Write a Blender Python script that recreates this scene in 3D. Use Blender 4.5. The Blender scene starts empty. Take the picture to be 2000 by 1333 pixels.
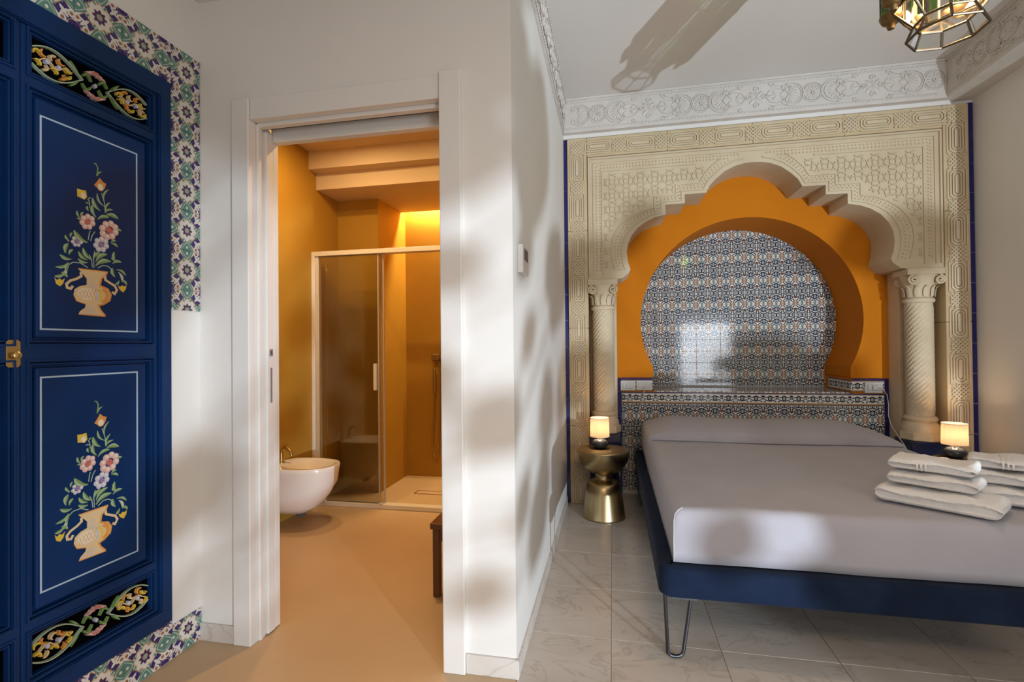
import bpy, math, random
from math import pi, sin, cos, radians, sqrt, atan2
from mathutils import Vector, Matrix
from mathutils.geometry import tessellate_polygon

scene = bpy.context.scene
C = scene.collection

# ------------------------------------------------------------------ camera
cam_data = bpy.data.cameras.new('camera')
cam = bpy.data.objects.new('camera', cam_data)
C.objects.link(cam)
cam_data.sensor_width = 36.0
cam_data.lens = 971.357 * 36.0 / 2000.0
cam_data.clip_start = 0.02
right = Vector((0.98013087, 0.19811351, -0.00972228))
down = Vector((-0.01142433, 0.00745006, -0.99990699))
fwd = Vector((-0.19802266, 0.98015077, 0.00956535))
rot = Matrix((right, -down, -fwd)).transposed()
cam.matrix_world = Matrix.Translation((0, 0, 1.22)) @ rot.to_4x4()
scene.camera = cam

# ------------------------------------------------------------------ world, large lights, exposure
world = bpy.data.worlds.new('world')
scene.world = world
world.use_nodes = True
bg = world.node_tree.nodes['Background']
bg.inputs[0].default_value = (0.55, 0.68, 0.9, 1)
bg.inputs[1].default_value = 1.0
scene.view_settings.view_transform = 'Standard'
scene.view_settings.look = 'None'
scene.view_settings.gamma = 1.0
scene.view_settings.use_curve_mapping = False
scene.view_settings.exposure = 0.10
scene.cycles.caustics_reflective = False
scene.cycles.caustics_refractive = False


def light(name, kind, loc, energy, color, target=None, parent=None, **kw):
    d = bpy.data.lights.new(name, kind)
    d.energy = energy
    d.color = color
    for k, v in kw.items():
        setattr(d, k, v)
    o = bpy.data.objects.new(name, d)
    C.objects.link(o)
    o.location = loc
    if target is not None:
        o.rotation_euler = (Vector(target) - Vector(loc)).to_track_quat('-Z', 'Y').to_euler()
    if parent is not None:
        o.parent = parent
        o.location = Vector(loc) - parent.location
    return o


# daylight from the terrace window behind the photographer, sun glint thrown up by the terrace floor,
# and an added warm fill over the unseen hall, lifting the upper walls
light('window_daylight', 'AREA', (1.98, -2.18, 1.02), 46, (0.86, 0.93, 1.0), (1.3, 3.0, 1.0), shape='RECTANGLE', size=1.0, size_y=1.3)
light('terrace_sun_glint', 'SPOT', (2.8, -1.8, 0.42), 940, (0.74, 0.87, 1.0), (0.30, 2.4, 1.25), spot_size=radians(76), spot_blend=0.9, shadow_soft_size=0.014)
light('hall_warm_fill', 'AREA', (0.3, -0.9, 2.62), 30, (1.0, 0.80, 0.62), (0.3, -0.9, 0), shape='DISK', size=0.9)


# ------------------------------------------------------------------ mesh helpers
class MB:
    """collects geometry in world coordinates; build() links it as one mesh object"""

    def __init__(s):
        s.v, s.f, s.m = [], [], []

    def add(s, vs, fs, m=0):
        o = len(s.v)
        s.v += [tuple(p) for p in vs]
        s.f += [tuple(i + o for i in f) for f in fs]
        s.m += [m] * len(fs)
        return s

    def box(s, x0, x1, y0, y1, z0, z1, m=0):
        return s.add([(x0, y0, z0), (x1, y0, z0), (x1, y1, z0), (x0, y1, z0), (x0, y0, z1), (x1, y0, z1), (x1, y1, z1), (x0, y1, z1)],
                     [(0, 3, 2, 1), (4, 5, 6, 7), (0, 1, 5, 4), (1, 2, 6, 5), (2, 3, 7, 6), (3, 0, 4, 7)], m)

    def grid(s, rows, closed_u=False, closed_v=False, m=0, cap=False):
        """rows of points -> quads"""
        nr, nc = len(rows), len(rows[0])
        vs = [p for r in rows for p in r]
        fs = []
        for i in range(nr - (0 if closed_v else 1)):
            for j in range(nc - (0 if closed_u else 1)):
                a, b = i * nc + j, i * nc + (j + 1) % nc
                c, d = ((i + 1) % nr) * nc + (j + 1) % nc, ((i + 1) % nr) * nc + j
                fs.append((a, b, c, d))
        if cap:
            fs.append(tuple(reversed(range(nc))))
            fs.append(tuple((nr - 1) * nc + j for j in range(nc)))
        return s.add(vs, fs, m)

    def lathe(s, prof, c=(0, 0, 0), n=32, m=0, cap=True):
        rows = [[(c[0] + r * cos(2 * pi * k / n), c[1] + r * sin(2 * pi * k / n), c[2] + z) for k in range(n)] for r, z in prof]
        return s.grid(rows, closed_u=True, m=m, cap=cap)

    def tube(s, path, r, n=8, m=0, closed=False, taper=None):
        P = [Vector(p) for p in path]
        rows = []
        N = len(P)
        up = Vector((0, 0, 1))
        prev = None
        for i in range(N):
            if closed:
                t = P[(i + 1) % N] - P[i - 1]
            else:
                t = P[min(i + 1, N - 1)] - P[max(i - 1, 0)]
            t.normalize()
            if prev is None:
                a = t.cross(up)
                if a.length < 1e-3:
                    a = t.cross(Vector((1, 0, 0)))
            else:
                a = prev - t * prev.dot(t)
            a.normalize()
            prev = a
            b = t.cross(a)
            rr = r * (taper(i / (N - 1)) if taper else 1)
            rows.append([P[i] + (a * cos(2 * pi * k / n) + b * sin(2 * pi * k / n)) * rr for k in range(n)])
        return s.grid(rows, closed_u=True, closed_v=closed, m=m, cap=not closed)

    def extrude(s, loops, fn, d0, d1, m=0, back=True):
        """loops: [outline, hole...] of 2d points; fn(a, b, d) -> 3d; front at d0, back at d1"""
        tri = tessellate_polygon([[Vector((a, b, 0)) for a, b in lp] for lp in loops])
        flat = [p for lp in loops for p in lp]
        n = len(flat)
        vs = [fn(a, b, d0) for a, b in flat] + [fn(a, b, d1) for a, b in flat]
        fs = [tuple(t) for t in tri]
        if back:
            fs += [tuple(i + n for i in reversed(t)) for t in tri]
        o = 0
        for lp in loops:
            k = len(lp)
            for i in range(k):
                j = (i + 1) % k
                fs.append((o + i, o + j, o + j + n, o + i + n))
            o += k
        return s.add(vs, fs, m)

    def ribbon(s, pts, w, fn, d0, d1, m=0, closed=False):
        """flat bar of width w along a 2d polyline, from depth d0 (front) to d1"""
        P = [Vector((p[0], p[1])) for p in pts]
        N = len(P)
        L, R = [], []
        for i in range(N):
            if closed:
                a, b, c = P[i - 1], P[i], P[(i + 1) % N]
            else:
                a, b, c = P[max(i - 1, 0)], P[i], P[min(i + 1, N - 1)]
            t1, t2 = (b - a), (c - b)
            if t1.length < 1e-9:
                t1 = t2
            if t2.length < 1e-9:
                t2 = t1
            t1, t2 = t1.normalized(), t2.normalized()
            n1, n2 = Vector((-t1.y, t1.x)), Vector((-t2.y, t2.x))
            nn = n1 + n2
            if nn.length < 1e-6:
                nn = n1
            nn.normalize()
            k = min(1.0 / max(nn.dot(n1), 0.35), 2.0)
            ww = (w(i / max(N - 1, 1)) if callable(w) else w) * 0.5 * k
            L.append(b + nn * ww)
            R.append(b - nn * ww)
        e = 0.25
        rows = []
        for i in range(N):
            c = (L[i] + R[i]) / 2
            l2, r2 = L[i].lerp(c, e), R[i].lerp(c, e)
            rows.append([fn(L[i].x, L[i].y, d1), fn(l2.x, l2.y, d0), fn(r2.x, r2.y, d0), fn(R[i].x, R[i].y, d1)])
        return s.grid(rows, closed_v=closed, m=m)

    def build(s, name, mats, parent=None, smooth=None, bevel=None, loc=None):
        me = bpy.data.meshes.new(name)
        o = Vector((0, 0, 0)) if loc is None else Vector(loc)
        if parent is not None and loc is None:
            o = parent_origin(parent)
        me.from_pydata([(p[0] - o.x, p[1] - o.y, p[2] - o.z) for p in s.v], [], s.f)
        if not isinstance(mats, (list, tuple)):
            mats = [mats]
        for mt in mats:
            me.materials.append(mt)
        if len(mats) > 1:
            me.polygons.foreach_set('material_index', s.m)
        me.update()
        fix_normals(me)
        if smooth is not None:
            me.polygons.foreach_set('use_smooth', [True] * len(me.polygons))
            me.set_sharp_from_angle(angle=radians(smooth))
        ob = bpy.data.objects.new(name, me)
        C.objects.link(ob)
        if parent is not None:
            ob.parent = parent
            if loc is not None:
                ob.location = o - parent_origin(parent)
        elif loc is not None:
            ob.location = o
        if bevel:
            b = ob.modifiers.new('bevel', 'BEVEL')
            b.width = bevel
            b.segments = 2
            b.limit_method = 'ANGLE'
        return ob


import bmesh


def fix_normals(me):
    bm = bmesh.new()
    bm.from_mesh(me)
    bmesh.ops.recalc_face_normals(bm, faces=bm.faces)
    bm.to_mesh(me)
    bm.free()


def parent_origin(p):
    o = Vector((0, 0, 0))
    while p is not None:
        o += p.location
        p = p.parent
    return o


def props(o, label=None, cat=None, group=None, kind=None):
    if label:
        o['label'] = label
    if cat:
        o['category'] = cat
    if group:
        o['group'] = group
    if kind:
        o['kind'] = kind
    return o


def thing(name, loc, label=None, cat=None, group=None, kind=None, parent=None, rz=0):
    o = bpy.data.objects.new(name, None)
    C.objects.link(o)
    o.empty_display_size = 0.05
    o.location = loc
    o.rotation_euler = (0, 0, rz)
    if parent is not None:
        o.parent = parent
        o.location = Vector(loc) - parent_origin(parent)
    return props(o, label, cat, group, kind)


def inst(name, me, parent, loc, rot=(0, 0, 0), scale=None):
    """another object sharing mesh data; loc in world coordinates"""
    o = bpy.data.objects.new(name, me)
    C.objects.link(o)
    o.rotation_euler = rot
    if scale:
        o.scale = scale
    if parent is not None:
        o.parent = parent
        o.location = Vector(loc) - parent_origin(parent)
    else:
        o.location = loc
    return o


def copy_tree(o, parent=None, loc=None):
    c = o.copy()
    C.objects.link(c)
    if parent is not None:
        c.parent = parent
    if loc is not None:
        c.location = loc
    for ch in o.children:
        copy_tree(ch, c)
    return c


def XZ(a, b, d):
    return (a, d, b)


def arc(cx, cy, r, a0, a1, n, ry=None):
    ry = r if ry is None else ry
    return [(cx + r * cos(radians(a0 + (a1 - a0) * k / n)), cy + ry * sin(radians(a0 + (a1 - a0) * k / n))) for k in range(n + 1)]


# ------------------------------------------------------------------ materials
class X:
    """tiny expression wrapper: builds math nodes"""
    nt = None

    def __init__(s, k):
        s.k = k

    @staticmethod
    def op(name, *a):
        n = X.nt.nodes.new('ShaderNodeMath')
        n.operation = name
        for i, v in enumerate(a):
            if isinstance(v, X):
                X.nt.links.new(v.k, n.inputs[i])
            else:
                n.inputs[i].default_value = v
        return X(n.outputs[0])

    def __add__(s, o): return X.op('ADD', s, o)
    __radd__ = __add__
    def __sub__(s, o): return X.op('SUBTRACT', s, o)
    def __rsub__(s, o): return X.op('SUBTRACT', o, s)
    def __mul__(s, o): return X.op('MULTIPLY', s, o)
    __rmul__ = __mul__
    def __truediv__(s, o): return X.op('DIVIDE', s, o)
    def abs(s): return X.op('ABSOLUTE', s)
    def cos(s): return X.op('COSINE', s)
    def sin(s): return X.op('SINE', s)
    def sqrt(s): return X.op('SQRT', s)
    def mod(s, m): return X.op('FLOORED_MODULO', s, m)


def xmin(a, b): return X.op('MINIMUM', a, b)
def xmax(a, b): return X.op('MAXIMUM', a, b)


def below(d, edge, w=0.06):
    """1 where d < edge, soft over w"""
    n = X.nt.nodes.new('ShaderNodeMapRange')
    n.inputs['From Min'].default_value = edge + w / 2
    n.inputs['From Max'].default_value = edge - w / 2
    X.nt.links.new(d.k, n.inputs['Value'])
    return X(n.outputs[0])


def ell(p, q, cx, cy, rx, ry, a=0):
    c, s_ = cos(radians(a)), sin(radians(a))
    dx, dy = p - cx, q - cy
    u = (dx * c + dy * s_) / rx
    v = (dy * c - dx * s_) / ry
    return (u * u + v * v).sqrt()


def over(col, mask, rgb):
    n = X.nt.nodes.new('ShaderNodeMix')
    n.data_type = 'RGBA'
    X.nt.links.new(mask.k, n.inputs[0])
    if isinstance(col, tuple):
        n.inputs[6].default_value = (*col, 1)
    else:
        X.nt.links.new(col, n.inputs[6])
    if isinstance(rgb, tuple):
        n.inputs[7].default_value = (*rgb, 1)
    else:
        X.nt.links.new(rgb, n.inputs[7])
    return n.outputs[2]


def mat(name, rgb, rough=0.6, metal=0.0, **kw):
    m = bpy.data.materials.new(name)
    m.use_nodes = True
    b = m.node_tree.nodes['Principled BSDF']
    b.inputs['Base Color'].default_value = (*rgb, 1)
    b.inputs['Roughness'].default_value = rough
    b.inputs['Metallic'].default_value = metal
    for k, v in kw.items():
        b.inputs[k.replace('_', ' ')].default_value = v
    return m


def bsdf(m):
    return m.node_tree.nodes['Principled BSDF']


def noisy(name, c1, c2, scale=4.0, rough=0.6, bump=0.0, bscale=60.0, detail=4.0, coord='Object', metal=0.0, stretch=None, bdist=0.002, **kw):
    """two-tone noise colour with optional fine bump"""
    m = mat(name, c1, rough, metal, **kw)
    nt = m.node_tree
    tc = nt.nodes.new('ShaderNodeTexCoord')
    src = tc.outputs[coord]
    if stretch:
        mp = nt.nodes.new('ShaderNodeMapping')
        mp.inputs['Scale'].default_value = stretch
        nt.links.new(src, mp.inputs[0])
        src = mp.outputs[0]
    nz = nt.nodes.new('ShaderNodeTexNoise')
    nz.inputs['Scale'].default_value = scale
    nz.inputs['Detail'].default_value = detail
    nt.links.new(src, nz.inputs['Vector'])
    r = nt.nodes.new('ShaderNodeValToRGB')
    r.color_ramp.elements[0].position = 0.3
    r.color_ramp.elements[1].position = 0.7
    r.color_ramp.elements[0].color = (*c1, 1)
    r.color_ramp.elements[1].color = (*c2, 1)
    nt.links.new(nz.outputs[0], r.inputs[0])
    nt.links.new(r.outputs[0], bsdf(m).inputs['Base Color'])
    if bump:
        n2 = nt.nodes.new('ShaderNodeTexNoise')
        n2.inputs['Scale'].default_value = bscale
        n2.inputs['Detail'].default_value = 3
        nt.links.new(src, n2.inputs['Vector'])
        bp = nt.nodes.new('ShaderNodeBump')
        bp.inputs['Strength'].default_value = bump
        bp.inputs['Distance'].default_value = bdist
        nt.links.new(n2.outputs[0], bp.inputs['Height'])
        nt.links.new(bp.outputs[0], bsdf(m).inputs['Normal'])
    return m


def local_xz(m):
    X.nt = m.node_tree
    tc = m.node_tree.nodes.new('ShaderNodeTexCoord')
    sp = m.node_tree.nodes.new('ShaderNodeSeparateXYZ')
    m.node_tree.links.new(tc.outputs['Object'], sp.inputs[0])
    return X(sp.outputs[0]), X(sp.outputs[2])


def finish(m, col, bump=0.15):
    nt = m.node_tree
    nt.links.new(col, bsdf(m).inputs['Base Color'])
    if bump:
        nz = nt.nodes.new('ShaderNodeTexNoise')
        nz.inputs['Scale'].default_value = 45
        tc = nt.nodes.new('ShaderNodeTexCoord')
        nt.links.new(tc.outputs['Object'], nz.inputs['Vector'])
        bp = nt.nodes.new('ShaderNodeBump')
        bp.inputs['Strength'].default_value = bump
        bp.inputs['Distance'].default_value = 0.0015
        nt.links.new(nz.outputs[0], bp.inputs['Height'])
        nt.links.new(bp.outputs[0], bsdf(m).inputs['Normal'])
    return m


NAVY = (0.020, 0.022, 0.040)
WHITE = (0.80, 0.79, 0.75)
BROWN = (0.16, 0.065, 0.035)
OCHRE = (0.47, 0.30, 0.20)
TEAL = (0.22, 0.29, 0.28)


def azulejo(name):
    """20 x 10 cm tile, motif period 10 cm, half roundel along the lower edge"""
    m = mat(name, WHITE, 0.07)
    x, z = local_xz(m)
    p = ((x + 0.05).mod(0.1) - 0.05).abs() / 0.05
    q = (z + 0.05) / 0.05
    col = over(WHITE, below(ell(p, q, 1.0, 0.22, 0.22, 0.26), 1, .4), TEAL)
    for (cx, cy, rx, ry, a) in ((0.62, 0.42, 0.32, 0.085, 48), (0.52, 0.86, 0.32, 0.09, -38), (0.60, 1.18, 0.31, 0.085, 42), (0.42, 1.52, 0.40, 0.085, -24),
                                (0.80, 1.66, 0.26, 0.09, 15), (0.15, 1.36, 0.10, 0.2, 0), (0.30, 0.62, 0.16, 0.10, 30), (0.95, 1.92, 0.09, 0.14, 0), (0.45, 1.92, 0.09, 0.14, 0), (0.70, 1.90, 0.05, 0.10, 0), (0.20, 1.90, 0.07, 0.12, 0)):
        col = over(col, below(ell(p, q, cx, cy, rx, ry, a), 1, .35), NAVY)
    ring = (ell(p, q, 1.0, 1.0, 1, 1) - 0.66).abs()
    col = over(col, below(ring, 0.045, .04) * below(q, 1.7, .05), (0.18, 0.2, 0.22))
    col = over(col, below(ell(p, q, 0, 1.0, 0.30, 0.20), 1, .3), BROWN)
    col = over(col, below((q - 1.74).abs(), 0.05, .03), NAVY)
    col = over(col, below(ell(p, q, 1.0, 1.0, 0.33, 0.48), 1, .15), NAVY)
    col = over(col, below(ell(p, q, 1.0, 1.0, 0.19, 0.30), 1, .2), (0.33, 0.37, 0.42))
    d = ell(p, q, 0, 0, 0.40, 0.52)
    col = over(col, below(d, 1.05, .08), BROWN)
    col = over(col, below(d, 0.80, .08), OCHRE)
    col = over(col, below(p, 0.035, .03) * below(d, 1.05, .05), WHITE)
    return finish(m, col)


def border_tile(name):
    """20 x 9 cm border tile: blue line on top, row of buds, ochre and dark line below"""
    m = mat(name, WHITE, 0.14)
    x, z = local_xz(m)
    p = ((x + 0.05).mod(0.1) - 0.05).abs() / 0.05
    q = (z - 0.002) / 0.03
    col = WHITE
    for (cx, cy, rx, ry, a) in ((0.55, 0.35, 0.42, 0.12, 40), (0.5, -0.45, 0.42, 0.12, -35), (0.0, 0.55, 0.3, 0.25, 0), (0.25, -0.75, 0.16, 0.16, 0), (0.1, 0.0, 0.08, 0.3, 0)):
        col = over(col, below(ell(p, q, cx, cy, rx, ry, a), 1, .35), NAVY)
    col = over(col, below(ell(p, q, 1.0, 0.0, 0.34, 0.80), 1, .15), NAVY)
    col = over(col, below(ell(p, q, 1.0, 0.0, 0.18, 0.42), 1, .2), (0.38, 0.40, 0.42))
    col = over(col, below((z - 0.034).abs(), 0.003, .001), OCHRE)
    col = over(col, below(0.0 - z, -0.0375, .001), (0.02, 0.025, 0.12))
    col = over(col, below(z, -0.029, .001), (0.46, 0.28, 0.14))
    col = over(col, below(z, -0.0395, .001), (0.09, 0.03, 0.02))
    return finish(m, col)


def talavera(name):
    """16 cm tile: eight-petalled star, green fans on the edges, blue lozenges and roundels"""
    base = (0.66, 0.62, 0.56)
    m = mat(name, base, 0.15)
    x, z = local_xz(m)
    p, q = (x / 0.08).abs(), (z / 0.08).abs()
    hi, lo = xmax(p, q), xmin(p, q)
    r = (p * p + q * q).sqrt()
    th = X.op('ARCTAN2', z, x)
    c8 = (th * 8.0).cos()
    blue, green = (0.035, 0.02, 0.13), (0.10, 0.21, 0.17)
    lz = (p - 0.62).abs() + (q - 0.62).abs()
    col = over(base, below(lz, 0.45, .03), (0.42, 0.26, 0.10))
    col = over(col, below(lz, 0.41, .03), blue)
    col = over(col, below(ell(p, q, .62, .62, .24, .07, 45), 1, .2), base)
    col = over(col, below(ell(p, q, .62, .62, .20, .06, -45), 1, .2), base)
    fan = (1.0 - hi) / 0.56 + X.op('POWER', lo / 0.40, 1.5)
    col = over(col, below(fan, 1.0, .06), green)
    col = over(col, below((fan - 0.70).abs(), 0.06, .05), (0.36, 0.46, 0.40))
    col = over(col, below(ell(hi, lo, 0.86, 0.0, 0.07, 0.06), 1, .2), base)
    rd = ell(hi, lo, 0.90, 0.56, 0.14, 0.14)
    col = over(col, below(rd, 1.1, .08), base)
    col = over(col, below(rd, 0.55, .1), (0.30, 0.13, 0.06))
    col = over(col, below(ell(hi, lo, 0.97, 0.93, 0.16, 0.16, 45), 1, .1), blue)
    pet = r - 0.50 - c8 * 0.05
    col = over(col, below(pet, 0.04, .03), (0.42, 0.26, 0.10))
    col = over(col, below(pet, 0.0, .03), base)
    col = over(col, below(r - 0.27 - c8 * 0.05, 0.0, .04), (0.06, 0.018, 0.07))
    col = over(col, below(r, 0.13, .05), (0.30, 0.33, 0.26))
    col = over(col, below(ell(hi, lo, 0.52, 0.24, 0.10, 0.05, 50), 1, .3), green)
    return finish(m, col)


def marble(name, c1, c2, vein, rough=0.22):
    m = noisy(name, c1, c2, 2.2, rough, detail=6, coord='Object')
    nt = m.node_tree
    tc = nt.nodes.new('ShaderNodeTexCoord')
    oi = nt.nodes.new('ShaderNodeObjectInfo')
    mp = nt.nodes.new('ShaderNodeVectorMath')
    mp.operation = 'MULTIPLY_ADD'
    mp.inputs[1].default_value = (1, 1.9, 1)
    nt.links.new(tc.outputs['Object'], mp.inputs[0])
    ad = nt.nodes.new('ShaderNodeVectorMath')
    ad.operation = 'SCALE'
    ad.inputs[3].default_value = 17.0
    cb = nt.nodes.new('ShaderNodeCombineXYZ')
    nt.links.new(oi.outputs['Random'], cb.inputs[0])
    nt.links.new(oi.outputs['Random'], cb.inputs[2])
    nt.links.new(cb.outputs[0], ad.inputs[0])
    nt.links.new(ad.outputs[0], mp.inputs[2])
    wv = nt.nodes.new('ShaderNodeTexNoise')
    wv.inputs['Scale'].default_value = 3.0
    wv.inputs['Detail'].default_value = 7
    wv.inputs['Distortion'].default_value = 1.4
    nt.links.new(mp.outputs[0], wv.inputs['Vector'])
    X.nt = nt
    k = below((X(wv.outputs[0]) - 0.5).abs(), 0.010, 0.022)
    k2 = X.op('MULTIPLY', k, 0.35)
    src = bsdf(m).inputs['Base Color'].links[0].from_socket
    nz = src.node.inputs[0].links[0].from_node
    nt.links.new(mp.outputs[0], nz.inputs['Vector'])
    nt.links.new(over(src, k2, vein), bsdf(m).inputs['Base Color'])
    return m


def glass(name, tint=(1, 1, 1), gloss=0.12, rough=0.02):
    m = bpy.data.materials.new(name)
    m.use_nodes = True
    nt = m.node_tree
    for n in list(nt.nodes):
        if n.type != 'OUTPUT_MATERIAL':
            nt.nodes.remove(n)
    tr = nt.nodes.new('ShaderNodeBsdfTransparent')
    tr.inputs[0].default_value = (*tint, 1)
    gl = nt.nodes.new('ShaderNodeBsdfGlossy')
    gl.inputs['Roughness'].default_value = rough
    fr = nt.nodes.new('ShaderNodeFresnel')
    fr.inputs[0].default_value = 1.5
    X.nt = nt
    f = X(fr.outputs[0]) * (1 - gloss) + gloss * 0.3
    mx = nt.nodes.new('ShaderNodeMixShader')
    nt.links.new(f.k, mx.inputs[0])
    nt.links.new(tr.outputs[0], mx.inputs[1])
    nt.links.new(gl.outputs[0], mx.inputs[2])
    nt.links.new(mx.outputs[0], nt.nodes['Material Output'].inputs[0])
    return m


def emitter(name, rgb, strength):
    m = mat(name, rgb, 0.5)
    bsdf(m).inputs['Emission Color'].default_value = (*rgb, 1)
    bsdf(m).inputs['Emission Strength'].default_value = strength
    return m


WALL = noisy('white_wall_paint', (0.74, 0.71, 0.67), (0.77, 0.74, 0.70), 1.5, 0.55, bump=0.08, bscale=90)
CEIL = noisy('ceiling_paint', (0.70, 0.66, 0.62), (0.73, 0.69, 0.65), 1.0, 0.8)
JOIN = mat('white_lacquer', (0.76, 0.73, 0.69), 0.32)
PLAST = noisy('cornice_plaster', (0.58, 0.53, 0.48), (0.65, 0.60, 0.55), 6, 0.75, bump=0.1)
STONE = noisy('carved_limestone', (0.50, 0.375, 0.21), (0.61, 0.475, 0.295), 3.0, 0.75, bump=0.25, bscale=120, detail=6)
STONE2 = noisy('pale_limestone', (0.54, 0.43, 0.285), (0.63, 0.52, 0.365), 4.0, 0.7, bump=0.2, bscale=120, detail=6)
ORANGE = noisy('ochre_orange_paint', (0.54, 0.163, 0.003), (0.58, 0.182, 0.004), 2.0, 0.8, Specular_IOR_Level=0.2)
AZUL = azulejo('patterned_glazed_tile')
BORD = border_tile('border_glazed_tile')
TALA = talavera('star_pattern_tile')
COBALT = noisy('cobalt_glazed_tile', (0.008, 0.008, 0.10), (0.011, 0.012, 0.13), 8, 0.12)
NAVYT = noisy('navy_glazed_tile', (0.010, 0.016, 0.055), (0.013, 0.02, 0.07), 8, 0.15)
FGROUT = mat('floor_joint', (0.30, 0.255, 0.21), 0.9)
GROUT = mat('white_grout', (0.60, 0.56, 0.50), 0.9)
MARB = marble('grey_beige_marble', (0.53, 0.465, 0.405), (0.63, 0.57, 0.51), (0.26, 0.22, 0.19))
SKIRT = marble('skirting_marble', (0.55, 0.49, 0.44), (0.66, 0.61, 0.56), (0.22, 0.19, 0.18), 0.3)
RESIN = noisy('beige_resin_floor', (0.52, 0.37, 0.22), (0.57, 0.41, 0.25), 2.5, 0.45, bump=0.05)
MUST = noisy('mustard_resin_wall', (0.39, 0.205, 0.022), (0.44, 0.235, 0.030), 2.0, 0.6, bump=0.05, Specular_IOR_Level=0.25)
BCEIL = noisy('bathroom_ceiling_paint', (0.62, 0.47, 0.30), (0.64, 0.49, 0.32), 1.5, 0.8)
BLUED = noisy('blue_gloss_paint', (0.0035, 0.022, 0.085), (0.0045, 0.028, 0.105), 3.0, 0.28, bump=0.10, bscale=30, stretch=(1, 1, 0.15), Specular_IOR_Level=0.18)
BRASS = noisy('brushed_brass', (0.40, 0.30, 0.15), (0.47, 0.36, 0.19), 30, 0.30, metal=1.0, stretch=(1, 1, 0.05))
OLDBR = mat('aged_brass', (0.46, 0.33, 0.13), 0.34, 1.0)
BRONZE = mat('dark_bronze', (0.20, 0.13, 0.055), 0.45, 1.0)
LEAD = mat('dark_lead_came', (0.10, 0.08, 0.055), 0.4, 0.9)
STEEL = mat('dark_steel_rod', (0.07, 0.07, 0.075), 0.38, 0.9)
CHROME = mat('satin_chrome', (0.42, 0.42, 0.43), 0.35, 0.6)
VELV = noisy('navy_velvet', (0.006, 0.012, 0.030), (0.010, 0.019, 0.045), 8, 0.85, bump=0.2, bscale=300, Sheen_Weight=0.06, Sheen_Roughness=0.4, Specular_IOR_Level=0.1)
LINEN = noisy('grey_bedspread_cotton', (0.365, 0.350, 0.385), (0.39, 0.375, 0.412), 5, 0.85, bump=0.25, bscale=500, Sheen_Weight=0.15)
PIPING = mat('pale_grey_piping', (0.55, 0.54, 0.58), 0.7)
TERRY = noisy('white_terry', (0.80, 0.77, 0.75), (0.86, 0.84, 0.82), 30, 0.95, bump=0.8, bscale=420, bdist=0.004, Sheen_Weight=0.3)
CERAM = mat('white_ceramic', (0.78, 0.74, 0.70), 0.08)
PLASTIC = mat('white_plastic', (0.62, 0.60, 0.57), 0.35)
GREYP = mat('grey_plastic', (0.42, 0.41, 0.39), 0.35)
DARKP = mat('dark_grey_plastic', (0.08, 0.08, 0.08), 0.4)
SHOWERF = mat('white_shower_profile', (0.72, 0.66, 0.58), 0.35)
WOOD = noisy('dark_brown_wood', (0.10, 0.035, 0.012), (0.16, 0.06, 0.02), 14, 0.4, stretch=(1, 1, 0.1))
GLASS = glass('clear_glass', (0.93, 0.93, 0.91), 0.25)
SHGLASS = glass('shower_glass', (0.93, 0.93, 0.90), 0.20)
LGLASS = glass('lantern_glass', (0.90, 0.90, 0.88), 0.3, 0.05)
GGLASS = glass('green_glass', (0.12, 0.42, 0.10), 0.3, 0.05)
LEAFM = mat('plant_leaf_green', (0.05, 0.14, 0.03), 0.5)
BLACK = mat('black_recess', (0.002, 0.002, 0.003), 1.0, Specular_IOR_Level=0.0)
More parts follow.
